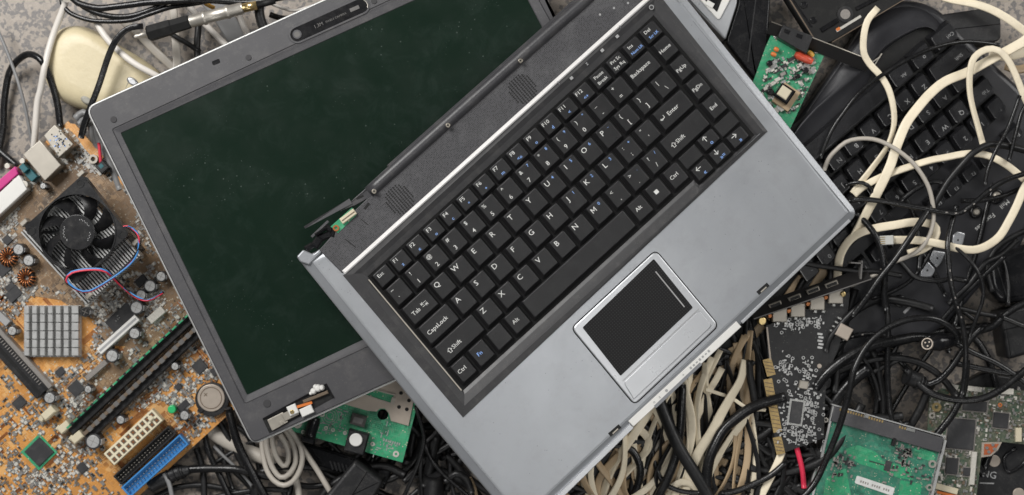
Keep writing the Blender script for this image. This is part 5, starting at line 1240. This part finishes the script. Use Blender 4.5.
# beige cables on the right
cable("1034,33 1024,41 1010,49 985,62 966,72 945,81 930,93 918,107 906,124 896,146 890,164 882,182 872,203 862,222 853,238", [60, 56, 54, 54, 54, 54, 50, 46], 4.9, 'cable_beige', 'broad cream flat cable sweeping across the upside-down keyboard', flat=.3, tw=.3)
cable("878,8 868,20 864,36 864,52 870,64 880,76 889,92 894,112 893,130 886,148 872,168 860,184 853,194", [60, 58, 54, 52, 50, 50, 48], 3.4, BE, 'narrow beige flat cable bending past the hooked bracket', flat=.4, tw=.5)
cable("1032,112 1024,96 1015,74 1008,60 998,50 986,49 974,57 970,72 970,92 973,110 978,128 983,144", [52, 60, 64, 62, 58, 54], 3.4, BE, 'beige flat cable looping like a hairpin over the keyboard', flat=.45, tw=.35)
cable("930,-8 950,-1 975,4 992,10 1008,19 1020,28 1034,38", [44, 44, 46], 4, BE, 'cream flat cable crossing the top right corner', flat=.35, tw=.2)
cable("1034,48 1018,54 1004,56 990,54", [48, 50, 54], 4.6, BE, 'cream flat cable entering at the right edge under the broad one', flat=.35, tw=.2)
cable("1034,66 1018,70 1006,66", [30, 34], 4.4, TN, 'cable coloured tan for shade at the right edge', flat=.4)
cable("854,195 862,188 873,181 890,173 911,166 930,160 945,157 962,154 978,154 992,158 1004,164 1016,172 1028,182", [48, 50, 56, 56, 56, 54], 3.6, BE, 'beige flat cable lying straight across the number keys', flat=.5, tw=.3)
cable("1032,174 1024,190 1018,204 1010,220 1000,236 986,246 972,250 956,248 945,245 930,242 915,240 892,240", [56, 58, 56, 54, 52, 52], 4.1, 'cable_beige', 'cream flat cable curving round the media buttons to a clear plug', flat=.4, tw=.2)
mb = MB(); p, q = W(880, 240, .053), W(892, 240.5, .053); c_ = (p + q) / 2; mb.box(0, 0, -.003, .003, .011, .0075, .05, .0006); 
for i in range(4): mb.box(-.0035, -.0026 + i * .0017, .0028, .0033, .004, .0006, .05, 0, 1)
o = mb.build('modular_plug', ['clear_plug', 'brass']); o.location = c_; tag(o, 'clear plastic telephone plug at the end of a cream flat cable', 'plug')
cable("824,170 829,158 836,150 846,142 858,139 873,139.5 886,144 899,152 911,162 921,174 929,188 933,204 934,220 930,236 920,250 906,258 892,263 876,274 850,286", [46, 54, 58, 60, 58, 56, 54, 50, 46], 2.2, CG, 'speckled white round cord forming a large ring right of the laptop corner')
cable("837,285 838,268 841,254 849,241 860,233 876,228 897,224.5 912,222 924,222 934,225 937,232 932,242 922,249 908,254", [40, 46, 50, 50, 50, 48], 4.2, BE, 'beige flat cable doubling back next to the laptop corner', flat=.35, tw=.4)
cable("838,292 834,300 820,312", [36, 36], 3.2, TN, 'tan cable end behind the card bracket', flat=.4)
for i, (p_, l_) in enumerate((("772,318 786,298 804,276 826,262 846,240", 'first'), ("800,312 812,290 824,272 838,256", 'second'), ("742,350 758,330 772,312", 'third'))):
    cable(p_, [30, 34], 4.4, TN, l_ + ' flat cable coloured brownish for the shade below the laptop corner, counted from the bracket', flat=.3, tw=.4)
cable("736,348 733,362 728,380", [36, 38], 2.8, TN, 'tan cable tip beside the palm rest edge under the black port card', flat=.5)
# black cables on the right
cable("845,186 852,183 863,183 871,189 873,198", [48, 54, 48], 2, CB, 'small black cable arc just above the laptop corner')
cable("850,201 862,199 890,202 917,207 941,212 960,213 974,204 990,190 1004,181 1018,176 1034,171", [50, 56, 58, 62, 62, 60], 2.7, CB, 'black cable with pale printed marks running over the media buttons', marks=((.5, .78),))
cable("1020,96 1014,112 1006,131 997,147 992,158 987,172 985,186", [66, 66, 66], 1.9, CB, 'thin black cable crossing beside the hairpin loop')
cable("1030,98 1021,112 1016,130 1012,148 1009,162", [62, 60], 2.1, CB, 'thin black cable nearest the right edge')
cable("934,200 926,214 914,233 897,257 880,278 866,298 852,316", [50, 62, 62, 56, 50], 3.2, CB, 'straight black cable crossing the large white ring')
cable("856,214 866,224 876,238 882,254 885,272 884,292 886,310", [44, 52, 54, 50], 3.3, CB, 'black cable bending down from the laptop corner')
cable("957,206 952,224 948,243 949,262 951,280 956,302 962,322 966,344 966,366 962,394", [50, 60, 62, 62, 60, 50], 2.7, CB, 'black cable with scuffed print hanging past the silver buttons', marks=((.35, .6),))
cable("956,247 966,256 976,268 982,284 982,300 976,318 969,338", [56, 62, 60, 56], 1.9, CB, 'thin glossy black cable bowed right of the printed cable')
cable("1004,256 984,276 970,290 956,304 940,322", [46, 50], 2.6, CB, 'black cable slanting left below the media buttons')
cable("958,342 956,334 946,324 931,318 909,320 887,329 868,345 855,368 848,395 837,432 826,462 815,484 800,500", [52, 58, 62, 62, 62, 58, 56, 54], 3.3, CB, 'long black cable arching from the round plug down over the hard drive corner')
cable("930,338 915,337 897,340 872,345 850,355 828,372 815,388", [46, 48, 46, 44], 5, CB, 'thick glossy black cable leading left from the round plug')
cable("868,368 853,380 836,400 822,424", [36, 34, 30], 6.4, CB, 'thickest shiny black cable above the hard drive corner')
cyl_plug('round_plug', 'round metal-faced plug with pins on the end of a black cable', [(929, 344), (938, 342.5), (946, 341), (962, 338)], [52, 50, 48, 44], [6.4, 8.8, 8.2, 5], 'black_gloss')
mb = MB(); p = W(928.5, 344, .053); mb.annulus(0, 0, 0, .003, .0048, .0040, 28, 1); mb.cyl(0, 0, 0, .0012, .0042, n=24, m=0); 
for (x, y) in ((-.0018, .0008), (.0016, .0015), (.0004, -.0018)): mb.cyl(x, y, .001, .0028, .0007, n=10, m=1)
o = mb.build('plug_face', ['black_matt', 'shield']); pr_ = bpy.data.objects['round_plug']; o.parent = pr_
o.rotation_euler = (math.radians(-8), math.radians(-38), 0); o.location = p - pr_.location
cyl_plug('cable_connector', 'stubby black cylindrical connector below the round plug', [(906, 376), (918, 381), (928, 386)], [34, 32, 30], [8.6, 7.4, 4.6], 'black_mid', extra=[(.5, 9, .7, 0), (.7, 7.2, .6, 0)])
cable("926,385 938,381 950,370 963,351 972,338 984,326", [32, 40, 46, 48], 3.4, CB, 'black cable rising from the stubby connector')
cable("884,276 887,304 888,330 887,353 888,382 890,408 893,424", [46, 44, 40, 34], 3, CB, 'upright black cable left of the stubby connector')
cable("872,350 877,364 880,382 884,406 884,424", [34, 32, 30], 3.6, CM, 'black cable next to the upright one, slightly thicker')
cable("862,356 870,370 876,384 880,400", [38, 34], 2, CM, 'thin black cable between the arch and the upright cables')
cable("952,342 972,352 994,362 1013,374 1032,388", [42, 46], 3, CB, 'black cable running right over the laptop mainboard, upper one')
cable("950,362 970,366 994,371 1015,374 1032,372", [40, 44], 3, CB, 'black cable running right over the laptop mainboard, lower one')
cable("905,368 915,380 931,393 957,400 982,398 1002,388 1016,378 1034,364", [34, 40, 46, 48], 3.6, CB, 'glossy black cable hanging in a wide bow over the mainboard')
cable("966,360 965,378 962,394 952,415 938,433 928,446", [42, 40, 36], 3.6, CB, 'black cable diving between the hard drive and the mainboard chip')
cable("932,384 928,392 921,408 911,426 904,440", [30, 26, 20], 4.2, CM, 'thick black cable behind the hard drive connector')
cable("945,330 962,333 978,331 994,326 1006,315 1016,308 1032,300", [40, 44, 46], 3.4, CB, 'black cable rising to the right edge past the black speaker box')
cable("950,308 962,309 979,313 996,316", [36, 36], 2.6, CM, 'short black cable lying level on the stone at right')
cable("1000,316 1010,320 1022,325 1034,330", [44, 44], 2.6, CB, 'shiny black cable on top of the dark box at the right edge')
cable("1000,252 1005,266 1008,286 1007,306", [34, 40], 2, CB, 'thin black cable curving down below the cream cable at right')
cable("820,158 826,142 834,126 844,112 855,98 868,86 882,76 897,66 913,57 930,49 948,44 966,42 984,43 1000,45", [48, 52, 56, 56, 54, 50, 46], 2.1, CB, 'thin black cable running along the palm rest of the keyboard')
cable("1030,152 1012,147 994,144 984,146 972,154 960,167 948,182 939,197 930,212", [54, 60, 60, 54, 52], 3.4, CM, 'dull black cable crossing the function keys')
cable("900,202 912,192 924,185 936,181 946,184", [50, 52], 2.6, CB, 'black cable hump over the lower number keys')
cable("896,258 904,266 912,275 922,279 938,281 952,278 966,280", [46, 50, 50], 2.6, CB, 'shiny black cable under the silver buttons')
cable("790,258 807,264 836,268 858,271 880,272 902,276", [40, 46, 50], 2.7, CM, 'black cable running level behind the hooked bracket')
cable("830,234 832,256 830,276 828,296", [36, 38], 3, CM, 'black cable hanging straight below the laptop corner')
cable("866,300 846,318 830,338 826,352", [50, 46], 3, CM, 'black cable passing behind the upright port')
cable("834,344 852,336 872,334 892,338", [36, 36], 2.4, CB, 'dark cable with faint print just above the thick glossy one', marks=((.2, .7),))
cable("1018,240 1000,256 984,264 968,284 948,304", [44, 46], 3, CM, 'dark cable following the rim of the media panel')
cable("1036,226 1014,236 996,250 988,270 992,292", [30, 34], 3, CM, 'dark cable in the shade at the right edge below the cream curve')
# dark boxes at the right
E_ = T('dark_plastic_box', 'dark plastic box at the right edge under black cables', 'box', 1015, 335, .03, -14)
mb = MB(); E_.prism(mb, [(1000, 312), (1036, 304), (1044, 350), (1008, 360)], -.028, 0, 4, ch=.003, seg=3); E_.put('box_shell', mb, 'black_mid')
mb = MB(); E_.bar(mb, (1004, 330), (1034, 323), -.002, .0003, .9); E_.put('box_seam', mb, 'black_gloss')
E2 = T('dark_speaker_box', 'black rounded case standing at the right edge below the cream cable curve', 'case', 1010, 275, .034, 10)
mb = MB(); E2.prism(mb, [(986, 262), (1014, 248), (1040, 240), (1046, 300), (1002, 304), (990, 290)], -.03, 0, 7, ch=.006, seg=4); E2.put('case_shell', mb, 'black_gloss')
mb = MB(); E2.bar(mb, (996, 262), (1008, 300), -.004, .0004, 1); E2.put('case_seam', mb, 'black_mid')
# deep tangle fillers: black cables nothing tells apart
rf = random.Random(77)
def inpoly(x, y, p):
    c = False
    for i in range(len(p)):
        (x1, y1), (x2, y2) = p[i - 1], p[i]
        if (y1 > y) != (y2 > y) and x < (x2 - x1) * (y - y1) / (y2 - y1) + x1: c = not c
    return c
def filler(poly, n, z0, z1, r0, r1, m, label, group, ang=None, ln=(50, 110)):
    xs, ys = [p[0] for p in poly], [p[1] for p in poly]; k = 0
    while k < n:
        x, y = rf.uniform(min(xs), max(xs)), rf.uniform(min(ys), max(ys))
        if not inpoly(x, y, poly): continue
        a = rf.uniform(0, 6.28) if ang is None else math.radians(ang + rf.gauss(0, 18)); L0 = rf.uniform(*ln); cv = rf.uniform(-.5, .5)
        pts = []; 
        for i in range(6): pts.append((x, y)); x += math.cos(a) * L0 / 5; y += math.sin(a) * L0 / 5; a += cv * rf.uniform(.3, 1.2)
        z = rf.uniform(z0, z1); rr_ = rf.uniform(r0, r1)
        cable(pts, [z, z + rf.uniform(-4, 4), z], rr_, m, label, flat=.35 if m == TN or m == BE else 0, group=group, tw=.6); k += 1
gl, gg = 'black cable lost among its like in the dark tangle at the bottom', 'black cables deep in the bottom tangle'
filler([(250, 470), (330, 465), (420, 430), (440, 440), (500, 505), (250, 505)], 44, 5, 18, 2.2, 4.5, CM, gl, gg, ln=(90, 170))
filler([(575, 505), (600, 470), (640, 440), (650, 460), (630, 505)], 5, 33, 36, 2.6, 4.2, TN, 'flat cable coloured brownish for the shadow at the left end of the bundle', 'brown flat cables left of the bundle', ang=130, ln=(40, 90))
filler([(560, 500), (640, 430), (760, 330), (840, 300), (840, 420), (825, 500), (700, 505)], 60, 31, 36, 2.2, 4.5, CM, 'black cable lost in the dark pile under the beige bundle', 'black cables deep under the beige bundle', ln=(100, 180))
filler([(850, 290), (960, 290), (980, 320), (950, 360), (850, 370), (830, 360)], 18, 14, 30, 2.2, 4, CB, 'black cable lost in the dark knot round the round plug', 'black cables in the knot at right', ln=(110, 190))
filler([(165, 460), (250, 445), (270, 500), (170, 500)], 5, 4, 9, 2, 3, CM, 'dull black cable lying low on the stone below the screen corner', 'low black cables below the screen')
filler([(780, 505), (778, 455), (830, 440), (835, 420), (812, 505)], 26, 24, 38, 2.2, 4, CM, 'black cable crowded between the expansion card and the hard drive', 'black cables between the card and the hard drive', ln=(40, 90))
filler([(850, 190), (960, 170), (1000, 230), (920, 240), (860, 250)], 3, 44, 48, 1.8, 2.8, CB, 'black cable lying directly on the keyboard keys under the other cables', 'black cables on the keyboard')
def strands(n, s0, s1, e0, e1, z0, z1, r0, r1, m, label, group):
    for i in range(n):
        t = rf.random(); sx, sy = s0[0] + (s1[0] - s0[0]) * t, s0[1] + (s1[1] - s0[1]) * t
        u = min(1, max(0, t + rf.gauss(0, .16))); ex, ey = e0[0] + (e1[0] - e0[0]) * u, e0[1] + (e1[1] - e0[1]) * u
        bx, by = rf.gauss(0, 16), rf.gauss(0, 7); b2 = rf.gauss(0, 9); pts = []
        for j in range(7):
            w_ = j / 6; pts.append((sx + (ex - sx) * w_ + bx * math.sin(w_ * 3.14) + b2 * math.sin(w_ * 6.28), sy + (ey - sy) * w_ + by * math.sin(w_ * 3.14)))
        z = rf.uniform(z0, z1); cable(pts, [z, z + rf.uniform(-3, 4), z - 2], rf.uniform(r0, r1), m, label, flat=.35, group=group, tw=.8)
strands(20, (585, 470), (765, 318), (585, 512), (735, 512), 33, 39, 2.4, 4.2, TN, 'flat cable coloured tan for the shade deep in the beige bundle', 'tan flat cables deep in the bundle')
strands(14, (625, 425), (740, 335), (600, 512), (715, 512), 37, 41, 2.4, 4.4, BE, 'beige flat cable within the bundle below the white light strip', 'beige flat cables inside the bundle')
strands(16, (660, 410), (765, 330), (640, 512), (775, 512), 36, 41, 1.8, 3, CM, 'thin black cable running down among the beige strands of the bundle', 'thin black cables in the bundle')
# ---------------------------------------------------------------- light
def area(name, loc, tgt, size, power, col, sy=None):
    l = bpy.data.lights.new(name, 'AREA'); l.energy = power; l.size = size; l.color = col
    if sy: l.shape = 'RECTANGLE'; l.size_y = sy
    o = bpy.data.objects.new(name, l); COL.objects.link(o); o.location = loc
    o.rotation_euler = (Vector(tgt) - Vector(loc)).to_track_quat('-Z', 'Y').to_euler(); return o
area('softbox_right', (1.15, .6, .95), (.05, 0, .03), .6, 8, (1, .985, .96), .7)
area('softbox_left', (-.85, .85, 1.25), (-.05, 0, .03), .8, 31, (1, .985, .965), .7)
area('softbox_front', (.15, -1.3, 1.25), (.05, 0, .03), 1.0, 5, (1, .98, .95), .6)
area('overhead_sheen_light', (.22, -.03, 1.35), (.06, -.05, .1), .5, 1.9, (1, .99, .97), .3)  # added light above the laptop, gives the silver palm rest its sheen
w = bpy.data.worlds.new("World"); sc.world = w; w.use_nodes = True
bg = w.node_tree.nodes["Background"]; bg.inputs[0].default_value = (.85, .92, 1, 1); bg.inputs[1].default_value = .065
sc.view_settings.view_transform = 'Standard'; sc.view_settings.look = 'None'; sc.view_settings.exposure = 0; sc.view_settings.gamma = 1
sc.cycles.use_denoising = True
